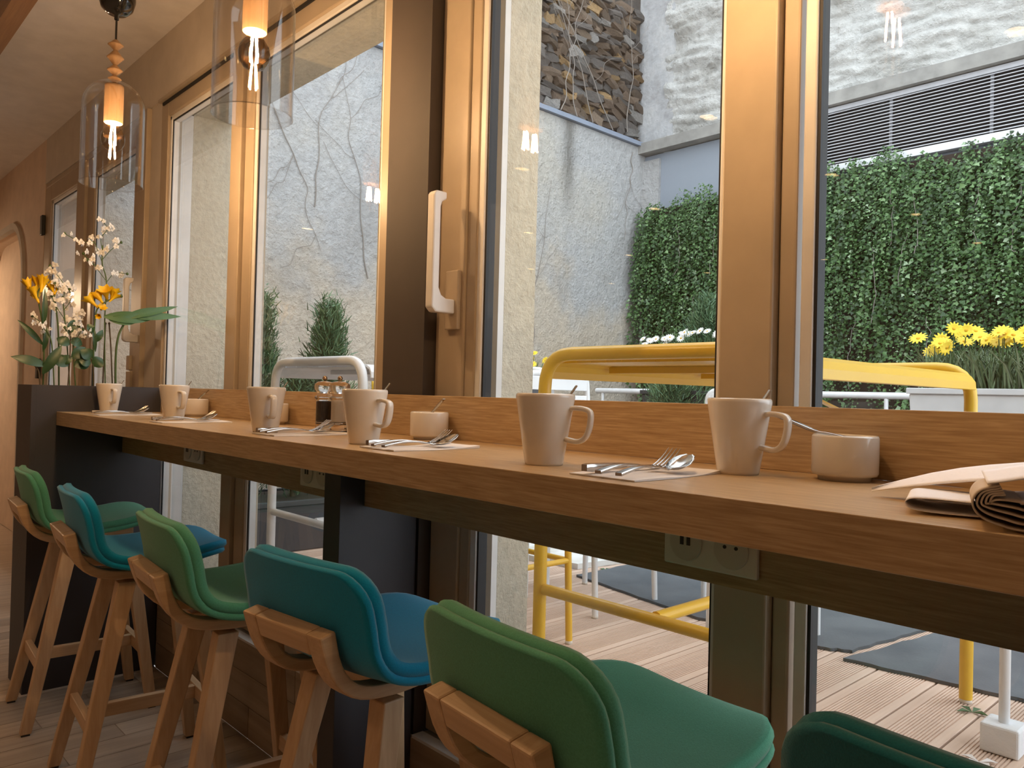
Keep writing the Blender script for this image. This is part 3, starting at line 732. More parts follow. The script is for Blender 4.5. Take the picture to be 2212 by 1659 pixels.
def tray(parent, x0, x1, y0, y1, z0, z1, mat, taper=.06, rim=.02):
    MB().hexa([(x0+taper, y0+taper, z0), (x1-taper, y0+taper, z0), (x1-taper, y1-taper, z0), (x0+taper, y1-taper, z0)], [(x0, y0, z1-.03), (x1, y0, z1-.03), (x1, y1, z1-.03), (x0, y1, z1-.03)]).build('trough', mat, parent, bevel=.008)
    MB().box(x0-rim/2, x1+rim/2, y0-rim/2, y0+rim, z1-.03, z1).box(x0-rim/2, x1+rim/2, y1-rim, y1+rim/2, z1-.03, z1).box(x0-rim/2, x0+rim, y0+rim, y1-rim, z1-.03, z1).box(x1-rim, x1+rim/2, y0+rim, y1-rim, z1-.03, z1).build('rim', mat, parent, bevel=.004)
    MB().box(x0+rim, x1-rim, y0+rim, y1-rim, z1-.03, z1-.012).build('soil', 'soil', parent)
# white trough with yellow daisies
px0 = P(1963, 830, 1, 4.2)[0]
wt = thing('flower_trough', 'tall white planter trough to the right of the yellow table', 'planter', (px0+.7, 4.4, DK))
tray(wt, px0, px0+1.5, 4.2, 4.6, DK, 1.285, 'planter_white', .05)
dz = thing('daisy_bush', 'bush of yellow daisies growing in the white trough', 'flowers', (px0+.7, 4.4, 1.274))
blades(dz, 'foliage', (px0+.72, 4.38, 1.272), (.68, .15), .21, 2600, 5, w=.0045)
rr = random.Random(3)
for k in range(64):
    x = px0+.0+rr.random()*1.25; y = 4.22+rr.random()*.3; z = 1.515+rr.uniform(-.055, .055)+.03*math.sin((x-px0)*5)
    daisy(dz, (x, y, z), 'petal_yellow', rr.uniform(.034, .047), (rr.uniform(.55, 1.25), 0, rr.uniform(-.5, .7)), 0)
    MB().tube([(x+rr.uniform(-.04, .04), y+.02, 1.272), (x, y, z-.002)], .0025, 4, False).build('stem', 'stem_green', dz)
# dark trough with conifer and white daisies
gx = P(1386, 830, 1, 4.9)[0]
dt = thing('flower_trough', 'tall dark grey planter standing before the ivy behind the yellow table', 'planter', (gx+.45, 5.1, DK))
tray(dt, gx, gx+1.0, 4.9, 5.3, DK, 1.26, 'planter_dark', .09)
cf = thing('conifer_shrub', 'bushy blue-green conifer in the dark planter before the ivy', 'conifer', (gx+.40, 5.18, 1.25)); conifer(cf, (gx+.40, 5.18, 1.249), .72, .26, 9000, 21)
fg = thing('conifer_shrub', 'low feathery conifer spilling over the front of the dark planter', 'conifer', (gx+.38, 4.95, 1.25)); conifer(fg, (gx+.36, 4.80, 1.02), .34, .22, 7000, 23)
fg2 = thing('daisy_bush', 'white daisies blooming in the dark planter behind the yellow table', 'flowers', (gx+.5, 5.0, 1.25))
blades(fg2, 'foliage', (gx+.5, 4.98, 1.248), (.46, .06), .22, 700, 9)
for k in range(34):
    x = gx-.02+rr.random()*1.15; y = 4.9+rr.random()*.12; z = 1.655+rr.uniform(-.03, .03)+.02*math.sin(x*9)+.03*(x-gx)
    daisy(fg2, (x, y, z), 'petal_white', rr.uniform(.028, .038), (rr.uniform(.5, 1.2), 0, rr.uniform(-.4, .8)), 0)
    MB().tube([(x, y+.02, 1.249), (x, y, z)], .0025, 4, False).build('stem', 'stem_green', fg2)
# planter with two conifers outside the left window
dp = thing('flower_trough', 'low dark planter box with conifers outside the left window', 'planter', (-4.25, 2.4, DK))
tray(dp, -4.5, -3.96, 1.66, 3.1, DK, .585, 'planter_dark', .01)
for lab, pxx, pyy, s in (('slim upright conifer next to the left window mullion', 562, 628, 31), ('broad conifer with spreading tips behind the white table', 712, 640, 33), ('short bushy conifer behind the legs of the white table', 640, 800, 35)):
    tp = P(pxx, pyy, 0, -4.2); c = thing('conifer_shrub', lab, 'conifer', (-4.2, tp[1], .574))
    conifer(c, (-4.2, tp[1], .573), tp[2]-.573, (.19 if s == 31 else .24 if s == 33 else .16), 11000 if s < 34 else 7000, s)
# potted yellow flowers by the grey wall
yp = P(1152, 800, 0, -4.6); po = thing('flower_pot', 'grey pot of yellow flowers beside the beige pier', 'pot', (-4.6, yp[1], DK))
MB().lathe([(0, 0), (.12, 0), (.17, .95), (.15, .95), (.14, .90), (0, .90)], 20, (-4.6, yp[1], DK)).build('pot', 'planter_dark', po)
pf = thing('daisy_bush', 'small yellow flowers in the pot beside the beige pier', 'flowers', (-4.6, yp[1], 1.2))
blades(pf, 'foliage', (-4.6, yp[1], 1.202), (.10, .10), .30, 260, 13)
for k in range(7):
    x, y, z = -4.6+rr.uniform(-.12, .12), yp[1]+rr.uniform(-.12, .12), 1.48+rr.uniform(-.08, .08)
    daisy(pf, (x, y, z), 'petal_yellow', .035, (rr.uniform(.5, 1.2), 0, rr.uniform(-.4, .9)), 0)
    MB().tube([(x, y, 1.202), (x, y, z)], .0025, 4, False).build('stem', 'stem_green', pf)
# a few fallen leaves on the deck
for k, (qx, qy, lb) in enumerate([(2100, 1538, 'fallen green leaf on the deck beside the yellow table foot'), (1905, 1590, 'sprig of green leaves on the deck near the dark teal stool'), (1310, 1232, 'green sprig on the deck beside the dark mat'), (2115, 1645, 'pale fallen leaf on the deck beside the foam block')]):
    q = P(qx, qy, 2, DK+.003); m = MB()
    for j in range(4):
        a = j*1.3+k; c, s_ = math.cos(a), math.sin(a); L = .045; w = .010
        m.add([(q[0], q[1], DK+.002), (q[0]+c*L*.5-s_*w, q[1]+s_*L*.5+c*w, DK+.010), (q[0]+c*L, q[1]+s_*L, DK+.004), (q[0]+c*L*.5+s_*w, q[1]+s_*L*.5-c*w, DK+.010)], [(0, 1, 2, 3)])
    m.build('fallen_leaf', 'leaf_mid' if k < 3 else 'paper_white', None, lb, 'leaf')

# ================================================================ counter
YFt, YBk = .800, 1.193
ct = thing('bar_counter', 'long oak breakfast counter running along the windows', 'counter', (-1.2, 1.0, 0))
MB().box(-3.4625, 1.25, YFt, YBk+.004, ZC-.053, ZC).build('worktop', 'oak_counter', ct, bevel=.0012)
MB().box(-3.4625, 1.25, YBk, YBk+.0095, ZC+.0003, 1.192).build('upstand', 'oak_counter', ct, bevel=.001)
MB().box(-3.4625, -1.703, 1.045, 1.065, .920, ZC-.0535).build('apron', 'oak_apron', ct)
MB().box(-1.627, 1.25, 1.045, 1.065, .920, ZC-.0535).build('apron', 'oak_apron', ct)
MB().box(-1.702, -1.628, .978, 1.2025, .0005, ZC-.0535).build('support_panel', 'dark_laminate', ct, bevel=.001)
# sockets under the counter
def socket(label, x0, z1):
    w, h = .163, .082
    t = thing('power_socket', label, 'socket', (x0+w/2, 1.045, z1-h), 'double socket plates under the counter')
    MB().box(x0, x0+w, 1.0365, 1.0448, z1-h, z1).build('plate', 'plate_plastic', t, bevel=.003)
    for cxx, kind in ((x0+.042, 'usb'), (x0+.121, 'plug')):
        m = MB(); cz = z1-.0445
        ring = [(cxx+.029*math.cos(a), cz+.029*math.sin(a)) for a in np.linspace(0, 2*PI, 28, endpoint=False)]
        ins = m.prism(ring, 1, 1.0330, 1.0366).build('insert', 'insert_plastic', t, bevel=.0012)
        if kind == 'usb':
            for s in (-.006, .006): MB().box(cxx+s-.003, cxx+s+.003, 1.0318, 1.0332, cz-.004, cz+.012).build('usb_port', 'plate_dark', ins)
        else:
            for s in (-.0095, .0095): MB().prism([(cxx+s+.0028*math.cos(a), cz+.004+.0028*math.sin(a)) for a in np.linspace(0, 2*PI, 12, endpoint=False)], 1, 1.0318, 1.0332).build('plug_hole', 'plate_dark', ins)
socket('double socket under the near right stretch of the counter', -.742, 1.022)
socket('double socket beside the dark support panel', -1.935, 1.022)
socket('double socket under the far end of the counter', -2.77, 1.022)
# dark planter at the end of the counter
pb = thing('planter_box', 'tall charcoal planter box closing the far end of the counter', 'planter', (-3.585, .955, 0))
PX0, PX1, PY0, PY1, PZ = -3.70, -3.463, .712, 1.20, 1.190
MB().box(PX0, PX1, PY0, PY0+.018, 0.0005, PZ).build('front_panel', 'dark_laminate', pb)
MB().box(PX1-.018, PX1, PY0+.0182, PY1, 0.0005, PZ).build('side_panel', 'dark_laminate', pb)
MB().box(PX0, PX0+.018, PY0+.0182, PY1, 0.0005, PZ).build('side_panel', 'dark_laminate', pb)
MB().box(PX0+.0182, PX1-.0182, PY1-.018, PY1, 0.0005, PZ).build('back_panel', 'dark_laminate', pb)
MB().box(PX0+.0182, PX1-.0182, PY0+.0182, PY1-.0182, .0005, PZ-.03).build('soil', 'soil', pb)

# ---------------------------------------------------------------- stools
def stool_proto():
    t = thing('bar_stool', 'x', 'stool', (0, 0, 0), 'felt bar stools at the counter')
    prof = spline([(0, -.222, .888), (0, -.208, .835), (0, -.192, .765), (0, -.172, .722), (0, -.135, .690), (0, -.075, .672), (0, 0, .671), (0, .08, .679), (0, .14, .690), (0, .185, .694), (0, .212, .688)], 8)
    yz = np.array([(p.y, p.z) for p in prof]); seg = np.linalg.norm(np.diff(yz, axis=0), axis=1); cs = np.concatenate([[0], np.cumsum(seg)]); LEN = cs[-1]
    def at(s):
        s = min(max(s, 0), LEN); return np.array([np.interp(s, cs, yz[:, 0]), np.interp(s, cs, yz[:, 1])])
    def half(s):
        w = np.interp(s, [0, .10, .22, .34, .46, LEN], [.196, .200, .203, .206, .200, .180])
        for r, q in ((.065, s), (.085, LEN-s)):
            if q < r: w -= r-math.sqrt(max(r*r-(r-q)**2, 0))
        return max(w, .01)
    def pt(u, s, off):
        y, z = at(s); d = (at(s+.004)-at(s-.004)); d /= np.linalg.norm(d)+1e-9; n = np.array([-d[1], d[0]])*-1   # towards the sitter
        n = np.array([-d[1], d[0]]);  n = n if (n[1] > 0 or n[0] > 0) else -n
        x = u*half(s); f = (x/.2)**2
        back = min(max((.26-s)/.16, 0), 1)
        y += .020*f*back+n[0]*off; z += .012*f*(1-back)+n[1]*off
        return (x, y, z)
    def svals(a, n=24):
        e = [a+(.065)*(1-math.cos(q*PI/2)) for q in np.linspace(0, 1, 7)[:-1]]
        m = list(np.linspace(a+.065, LEN-a-.085, n)); g_ = [LEN-a-.085*(1-math.cos(q*PI/2)) for q in np.linspace(1, 0, 8)[1:]]
        return e+m+g_
    us = [-1, -.93, -.8, -.6, -.4, -.2, 0, .2, .4, .6, .8, .93, 1]
    def layer(t0, t1, name, a=.005):
        m = MB()
        def sheet(off, ins):
            rows = []
            for s in svals(0):
                s2 = ins+(LEN-2*ins)*(s/LEN); hw = half(s); k = max(hw-ins, .004)/hw
                y = [pt(u*k, s, off) for u in us]
                # move along the profile for the inset
                ds = s2-s
                if abs(ds) > 1e-6:
                    q0, q1 = pt(0, s, off), pt(0, s2, off); y = [(p[0], p[1]+q1[1]-q0[1], p[2]+q1[2]-q0[2]) for p in y]
                rows.append(y)
            return rows
        A = sheet(t1, a); B = sheet(t0, a); C_ = sheet((t0+t1)/2, 0)
        def ring(rows): return rows[0]+[r[-1] for r in rows[1:-1]]+rows[-1][::-1]+[r[0] for r in rows[1:-1]][::-1]
        m.grid(A); m.grid(B)
        m.grid([ring(A), ring(C_), ring(B)], True, True)
        o = m.build(name, 'felt_green', t); weld(o.data); return o
    layer(-.015, .000, 'shell_cover', .003); layer(.0006, .024, 'seat_pad', .004)
    # bent arms and rails of beech
    for s in (-1, 1):
        rows = []
        ss = np.linspace(.108, LEN-.09, 26)
        for q, sv in enumerate(ss):
            lo_ = -.0160-.011*math.exp(-((sv-.205)/.055)**2); c0 = pt(0, sv, lo_); th = np.interp(sv, [.108, .20, LEN-.09], [.034, .026, .022]); c1 = pt(0, sv, lo_-th)
            x0, x1 = s*.082, s*.126
            rows.append([(x0, c0[1], c0[2]), (x1, c0[1], c0[2]), (x1, c1[1], c1[2]), (x0, c1[1], c1[2])])
        m = MB().grid(rows, False, True); m.add(rows[0], [(0, 1, 2, 3)]); m.add(rows[-1], [(3, 2, 1, 0)])
        o = m.build('arm', 'beech_y', t); weld(o.data)
        md = o.modifiers.new('bevel', 'BEVEL'); md.width = .004; md.segments = 2; md.limit_method = 'ANGLE'; md.angle_limit = math.radians(50)
    r0, r1 = .108, .145
    rows = []
    for sv in (r0, (r0+r1)/2, r1):
        c0 = pt(0, sv, -.0160); c1 = pt(0, sv, -.0500); rows.append((c0, c1))
    poly = [(rows[0][0][1], rows[0][0][2]), (rows[2][0][1], rows[2][0][2]), (rows[2][1][1], rows[2][1][2]), (rows[0][1][1], rows[0][1][2])]
    MB().prism(poly, 0, -.0819, .0819).build('back_rail', 'beech_x', t, bevel=.004)
    MB().box(-.0819, .0819, -.075, -.035, .617, .652).build('cross_rail', 'beech_x', t); MB().box(-.0819, .0819, .095, .14, .625, .662).build('cross_rail', 'beech_x', t)
    RL = [((s*.178, -.205, .006), (s*.106, -.075, .622)) for s in (-1, 1)]; FL = [((s*.165, .20, .006), (s*.112, .115, .640)) for s in (-1, 1)]
    for p0, p1 in RL+FL:
        lg = MB().frustum(p0, p1, .031, .045, .034, .050).build('leg', 'beech', t, bevel=.003)
        MB().frustum((p0[0], p0[1], 0), p0, .026, .026).build('glide', 'plate_dark', lg)
    def onl(l, z):
        (a, b_) = l; k = (z-a[2])/(b_[2]-a[2]); return Vector(a).lerp(Vector(b_), k)
    zb = .215
    a, b_ = onl(RL[0], zb), onl(RL[1], zb); MB().bar(a, b_, .022, .042).build('stretcher', 'beech_x', t, bevel=.002)
    c, d = onl(FL[0], zb), onl(FL[1], zb); MB().bar(c, d, .022, .042).build('stretcher', 'beech_x', t, bevel=.002)
    MB().bar((a+b_)/2+Vector((0, .011, 0)), (c+d)/2-Vector((0, .011, 0)), .022, .040).build('stretcher', 'beech_y', t, bevel=.002)
    return t
def weld(me, d=1e-5):
    bm = bmesh.new(); bm.from_mesh(me); bmesh.ops.remove_doubles(bm, verts=bm.verts, dist=d); bmesh.ops.recalc_face_normals(bm, faces=bm.faces); bm.to_mesh(me); bm.free()
sp0 = stool_proto(); index_children(sp0)
spots = [(-3.224, .861, -4, 'felt_green', 'green felt bar stool nearest the dark planter box'), (-2.557, .848, -5, 'felt_blue', 'blue felt bar stool second from the dark planter box'),
         (-1.912, .874, -5, 'felt_green', 'green felt bar stool between the two blue stools'), (-1.350, .920, 6, 'felt_blue', 'dark blue felt bar stool before the dark support panel'),
         (-.758, .921, -6, 'felt_green', 'large green felt bar stool in the foreground with turquoise lit seat'), (-.197, .968, -3, 'felt_teal', 'dark teal felt bar stool cut off at the lower right corner')]
datas = {}
for i, (x, y, a, fm, lab) in enumerate(spots):
    o = sp0 if i == 0 else copy_tree(sp0)
    o.location = (x, y, 0); o.rotation_euler = (0, 0, math.radians(a)); o['label'] = lab
    if i:
        for ch in bpy.data.objects:
            if ch.parent is o and ch.name.split('.')[0] in ('shell_cover', 'seat_pad') and fm != 'felt_green':
                key = (ch.data.name.split('.')[0], fm)
                if key not in datas:
                    me = ch.data.copy(); me.materials.clear(); me.materials.append(MATS[fm]); datas[key] = me
                ch.data = datas[key]

# ---------------------------------------------------------------- crockery
def mug_proto():
    t = thing('mug', 'x', 'mug', (0, 0, 0), 'white mugs on the counter')
    h = .116
    MB().lathe([(0, .006), (.026, .006), (.0275, .008), (.0445, h-.003), (.0462, h), (.0480, h-.002), (.0485, h-.006), (.0318, .004), (.0305, 0), (.027, 0), (.026, .002), (0, .002)], 40).build('body', 'porcelain', t)
    path = spline([(.0415, 0, .092), (.056, 0, .0935), (.0735, 0, .0905), (.0785, 0, .082), (.0765, 0, .062), (.070, 0, .047), (.058, 0, .040), (.0365, 0, .043)], 5)
    rows = []
    for i, p in enumerate(path):
        d = (path[min(i+1, len(path)-1)]-path[max(i-1, 0)]).normalized(); n = Vector((d.z, 0, -d.x)); w, th = .0085, .0042
        r = []
        for k in range(10):
            a = 2*PI*k/10; ca, sa = math.cos(a), math.sin(a)
            r.append(p+Vector((0, 1, 0))*w*math.copysign(abs(ca)**.6, ca)+n*th*math.copysign(abs(sa)**.7, sa))
        rows.append(r)
    o = MB().grid(rows, True, True).build('handle', 'porcelain', t)
    return t
mp = mug_proto(); index_children(mp)
mugs = [(-.895, .915, 22, 'white mug in the middle with the handle seen side on'), (-.639, 1.080, 2, 'white mug nearest the sugar bowl at the right'), (-1.425, .909, 8, 'white mug right of the salt and pepper mills'), (-1.895, .914, -12, 'white mug left of the salt and pepper mills'), (-2.686, .969, 2, 'white mug second from the dark planter'), (-3.395, .969, 0, 'white mug farthest away before the dark planter')]
for i, (x, y, a, lab) in enumerate(mugs):
    o = mp if i == 0 else copy_tree(mp); o.location = (x, y, ZC); o.rotation_euler = (0, 0, math.radians(a)); o['label'] = lab
def bowl_proto():
    t = thing('sugar_bowl', 'x', 'bowl', (0, 0, 0), 'small white bowls on the counter')
    MB().lathe([(0, .008), (.038, .008), (.041, .012), (.0425, .064), (.0445, .066), (.0462, .063), (.0462, .012), (.0445, .008), (.0375, .0065), (.0365, 0), (.033, 0), (.032, .003), (0, .003)], 40).build('body', 'porcelain', t)
    MB().lathe([(0, .030), (.02, .029), (.0412, .025)], 24).build('sugar', 'salt_white', t)
    return t
bpz = bowl_proto(); index_children(bpz)
bowls = [(-.502, 1.143, 'white sugar bowl at the right with a long spoon resting in it'), (-1.506, 1.143, 'white sugar bowl left of the middle mug with a short spoon handle'), (-2.317, 1.143, 'white bowl mostly hidden behind a mug left of the mills'), (-2.95, 1.143, 'white bowl at the far end of the counter with a thin stick')]
for i, (x, y, lab) in enumerate(bowls):
    o = bpz if i == 0 else copy_tree(bpz); o.location = (x, y, ZC); o['label'] = lab
# ---------------------------------------------------------------- cutlery
def loft(secs, nx=7):
    """secs: (x, halfwidth, z, depth, thickness) along +x"""
    top, bot = [], []
    for (x, hw, z, dp, th) in secs:
        a, b_ = [], []
        for k in range(nx):
            t = -1+2*k/(nx-1); zz = z-dp*(1-t*t)
            a.append((x, hw*t, zz+th/2)); b_.append((x, hw*t, zz-th/2))
        top.append(a); bot.append(b_)
    m = MB(); rows = [a+b_[::-1] for a, b_ in zip(top, bot)]
    m.grid(rows, True, True); m.add(rows[0], [tuple(range(2*nx))]); m.add(rows[-1], [tuple(range(2*nx-1, -1, -1))]); return m
def arch(x): return .0035+.0075*math.sin(min(max(x/.125, 0), 1)*PI)
hsec = [(x, np.interp(x, [0, .03, .08, .125], [.0052, .0050, .0036, .0026]), arch(x)+.001, 0, np.interp(x, [0, .05, .125], [.0042, .0035, .0022])) for x in np.linspace(0, .125, 12)]
def spoon_mesh():
    s = list(hsec)
    for x, hw, z, dp in [(.132, .0045, .0035, .001), (.140, .011, .0035, .003), (.150, .0165, .0055, .0055), (.162, .0195, .0095, .007), (.174, .0180, .0145, .006), (.184, .0125, .0185, .003), (.190, .005, .0205, .001)]:
        s.append((x, hw, z+.003, dp, .0014))
    return loft(s)
def fork_mesh():
    s = list(hsec)+[(.132, .0040, .0038, 0, .002), (.140, .0085, .0040, .001, .0018), (.146, .0118, .0050, .0015, .0018), (.152, .0122, .0062, .0015, .0018)]
    m = loft(s)
    for k in range(4):
        y = -.0104+k*.00693
        pts = [(.150, y, .0055), (.160, y, .0095), (.172, y, .0160), (.184, y*1.02, .0240), (.193, y*1.03, .0310)]
        m.tube(pts, [.0016, .0016, .0015, .0013, .0008], 6)
    return m
def knife(parent):
    loft([(x, np.interp(x, [0, .005, .05, .095], [.0050, .0062, .0056, .0040]), .0075, 0, np.interp(x, [0, .005, .05, .095], [.0095, .0115, .0095, .006])) for x in np.linspace(0, .095, 9)]).build('handle', 'steel', parent)
    loft([(.095, .0036, .0070, 0, .004), (.105, .0075, .0060, 0, .0018), (.16, .0085, .0035, 0, .0014), (.195, .0080, .0028, 0, .0012), (.212, .0025, .0028, 0, .001)], 5).build('blade', 'steel', parent)
SP, FK = None, None
places = [(-.700, .836, 'near setting between the two right mugs'), (-1.268, .842, 'setting before the middle sugar bowl'), (-1.768, .850, 'setting before the salt and pepper mills'), (-2.462, .838, 'setting before the second farthest mug'), (-3.075, .834, 'farthest setting before the planter')]
KN = None
for i, (x, y, w) in enumerate(places):
    # napkin: folded twice, slightly lifted edges
    rows = []
    for a in np.linspace(0, 1, 10):
        rows.append([(x-.066+.118*b_+.004*math.sin(a*5), y+.215*a, ZC+.0022+.0012*math.sin(a*7+i)*(1 if b_ > .8 or b_ < .2 else .2)+(.0025*max(a-.82, 0)/.18)) for b_ in np.linspace(0, 1, 8)])
    low = [[(p[0], p[1], ZC+.0004) for p in r] for r in rows]
    m = MB().grid(rows); m.grid(low)
    rg = lambda R_: R_[0]+[r[-1] for r in R_[1:-1]]+R_[-1][::-1]+[r[0] for r in R_[1:-1]][::-1]
    m.grid([rg(rows), rg(low)], False, True)
    n_ = m.build('napkin', 'paper_white', None, 'folded white paper napkin of the '+w, 'napkin', 'paper napkins on the counter')
    ang = math.radians(92)
    t = thing('knife', 'steel table knife of the '+w, 'knife', (0, 0, 0), 'table knives on the napkins') if i == 0 else None
    if i == 0: knife(t); index_children(t); KN = t
    else: t = copy_tree(KN); t['label'] = 'steel table knife of the '+w
    t.location = (x-.036, y-.002, ZC+.0042); t.rotation_euler = (0, 0, ang)
    for nm, dx, da, g_ in (('fork', -.002, 1, 'forks on the napkins'), ('spoon', .034, 3, 'spoons on the napkins')):
        if i == 0:
            o = (fork_mesh() if nm == 'fork' else spoon_mesh()).build(nm, 'steel', None, world=False)
            if nm == 'fork': FK = o
            else: SP = o
        else:
            o = link((FK if nm == 'fork' else SP).copy())
        tag(o, 'steel %s of the %s' % (nm, w), nm, g_); o.location = (x+dx, y-.012, ZC+.0050); o.rotation_euler = (0, 0, ang+math.radians(da))
# teaspoons standing in the mugs and bowls
TS = None
def teaspoon(p_tip, p_low, label, group='teaspoons in the mugs and bowls'):
    global TS
    if TS is None:
        s = [(x, np.interp(x, [0, .02, .06, .09], [.0040, .0042, .0028, .0020]), .002*math.sin(x*30), 0, .0022) for x in np.linspace(0, .09, 9)]
        s += [(.095, .003, 0, .0005, .0014), (.102, .0085, 0, .002, .0012), (.112, .0125, 0, .003, .0012), (.123, .0105, 0, .0025, .0012), (.130, .004, 0, .0005, .001)]
        o = TS = loft(s, 5).build('teaspoon', 'steel', None, world=False)
    else: o = link(TS.copy())
    a, b_ = Vector(p_tip), Vector(p_low); d = (b_-a).normalized()
    side = d.cross(Vector((0, 0, 1)));  side = side.normalized() if side.length > 1e-4 else Vector((0, 1, 0)); up = side.cross(d)
    M = Matrix((d, -side, up)).transposed().to_4x4(); o.matrix_world = Matrix.Translation(a) @ M
    return tag(o, label, 'spoon', group)
for (x, y, _, lab), deg in zip(mugs, (58, 60, 65, 70, 72, 72)):
    a = math.radians(deg); c, s_ = math.cos(a), math.sin(a)
    teaspoon((x+c*.052, y+s_*.052, ZC+.130), (x-c*.020, y-s_*.020, ZC+.012), 'teaspoon handle rising out of the '+lab.split(' with')[0])
teaspoon((-1.506+.045, 1.150, ZC+.098), (-1.535, 1.143, ZC+.030), 'teaspoon sticking up from the bowl left of the middle mug')
teaspoon((-2.95+.062, 1.165, ZC+.100), (-2.975, 1.135, ZC+.034), 'thin stick in the bowl at the far end of the counter')
teaspoon((-2.317+.020, 1.172, ZC+.098), (-2.33, 1.125, ZC+.030), 'teaspoon in the bowl hidden behind a mug')
# long spoon resting across the right bowl
pa, pb_ = P(1668, 893, 1, 1.135), None
pts = [P(1668, 893, 1, 1.120), P(1712, 910, 1, 1.126), P(1760, 930, 1, 1.132), P(1790, 936, 1, 1.136), P(1830, 945, 1, 1.142)]
rows = []
for i, p in enumerate(spline([Vector(q) for q in pts], 4)):
    w = np.interp(i, [0, 3, 12, 16], [.0058, .0060, .0046, .0060]); rows.append([(p.x-w*.5, p.y-w*.6, p.z+.001), (p.x+w*.5, p.y+w*.6, p.z+.001), (p.x+w*.5, p.y+w*.6, p.z-.0022), (p.x-w*.5, p.y-w*.6, p.z-.0022)])
m = MB().grid(rows, True, True); m.add(rows[0], [(0, 1, 2, 3)]); m.add(rows[-1], [(3, 2, 1, 0)])
m.build('teaspoon', 'steel', None, 'long handled spoon leaning out of the right sugar bowl', 'spoon', 'teaspoons in the mugs and bowls')

# ---------------------------------------------------------------- salt and pepper mills
def mill(label, x, y, filling, level):
    t = thing('pepper_mill' if filling == 'peppercorn' else 'salt_mill', label, 'mill', (x, y, ZC), 'acrylic mills on the counter')
    c = (x, y, ZC)
    MB().lathe([(0, 0), (.0235, 0), (.0240, .003), (.0225, .006), (.0215, .012), (.0215, .086), (.0240, .088), (.0262, .091), (.0240, .095), (.0195, .098), (.0190, .1015), (0, .1015)], 28, c).build('body', 'acrylic', t)
    MB().lathe([(0, .103), (.0195, .103), (.0205, .106), (.0255, .114), (.0275, .121), (.0255, .128), (.019, .133), (.008, .1355), (0, .136)], 28, c).build('cap', 'acrylic', t)
    MB().lathe([(0, .1365), (.004, .137), (.0062, .1405), (.0066, .144), (.0050, .148), (0, .150)], 16, c).build('knob', 'chrome_gold', t)
    MB().lathe([(0, .030), (.0175, .030), (.0180, .034), (.0180, level), (.015, level+.004), (0, level+.005)], 20, c).build('filling', filling, t)
    MB().lathe([(0, .022), (.017, .022), (.017, .0295), (0, .0295)], 20, c).build('grinder', 'steel', t)
mill('clear pepper mill with dark peppercorns on the counter', -1.862, 1.062, 'peppercorn', .080)
mill('clear salt mill with white salt beside the peppercorn mill', -1.798, 1.070, 'salt_white', .084)

# ---------------------------------------------------------------- newspaper
np_ = thing('newspaper', 'folded newspaper with curled pages at the right end of the counter', 'newspaper', (-.12, .95, ZC))
E_ = Vector((.954, .30, 0)); N_ = Vector((-.30, .954, 0))
def sheet(curve, base, depth, mat, name, th=.0012, taper=1.0):
    """curve of (along, up) extruded away from the viewer side"""
    rows = []
    for (a, u) in curve:
        r = []
        for q in np.linspace(0, 1, 6):
            p = Vector(base)+E_*(a*(1-(1-taper)*q))+N_*(depth*q)+Vector((0, 0, u)); r.append(p)
        rows.append(r)
    o = MB().grid(rows).build(name, mat, np_)
    md = o.modifiers.new('thick', 'SOLIDIFY'); md.thickness = th; return o
def crv(pts, n=5): return [(p.x, p.y) for p in spline([(a, b_, 0) for a, b_ in pts], n)]
b0 = Vector((-.312, .855, ZC+.001))
# lower curled page
sheet(crv([(.145, .0025), (.06, .0015), (.012, .003), (.000, .009), (.004, .015), (.02, .0165), (.06, .0155), (.145, .012)]), b0, .11, 'newsprint', 'curled_page', .0008)
# upper pages: a sheet rising from its pointed tip to the right
tip = Vector((-.395, .976, ZC+.004)); rows = []
for a in np.linspace(0, 1, 14):
    f_ = tip+Vector((.360*a+.02*a, -.085*a+.015*a*a, .002+.030*math.sin(min(a*1.6, 1)*PI/2)+.012*a))
    bk = tip+Vector((.34*a, .19*a**.75, .006+.042*math.sin(min(a*1.3, 1)*PI/2)+.022*a+.004*math.sin(a*9)))
    rows.append([f_.lerp(bk, q)+Vector((0, 0, .004*math.sin(q*PI)*a)) for q in np.linspace(0, 1, 7)])
o = MB().grid(rows).build('top_sheet', 'newsprint', np_); md = o.modifiers.new('thick', 'SOLIDIFY'); md.thickness = .0009
rows = []
for a in np.linspace(0, 1, 12):
    f_ = tip+Vector((.05+.33*a, -.075*a-.012, .0005+.016*a)); bk = tip+Vector((.06+.30*a, .13*a, .006+.03*a)); rows.append([f_.lerp(bk, q) for q in np.linspace(0, 1, 6)])
o = MB().grid(rows).build('inner_sheet', 'newsprint', np_); md = o.modifiers.new('thick', 'SOLIDIFY'); md.thickness = .0009
# folded spine: nested curls that hang over the counter's front edge
b1 = Vector((-.238, .799, ZC+.0025))
for k in range(5):
    s = 1-.15*k; dx, du = .004+.0035*k, .0055*k
    sheet(crv([(.016*s+dx+.006, .040-.002*k), (.006*s+dx, .034-.001*k), (dx, .022), (.006+dx, .010+du*.7), (.022+dx, .003+du), (.05+dx, -.001+du), (.16, .000+du)]), b1, .10, 'newsprint_shaded', 'folded_layer', .0016)
sheet(crv([(.016, .041), (.03, .044), (.06, .051), (.10, .056), (.17, .060)]), b1, .16, 'newsprint', 'cover_sheet', .0012)
sheet(crv([(.042, .026), (.07, .028), (.17, .033)]), b1+N_*.004, .10, 'newsprint', 'inner_sheet', .003)

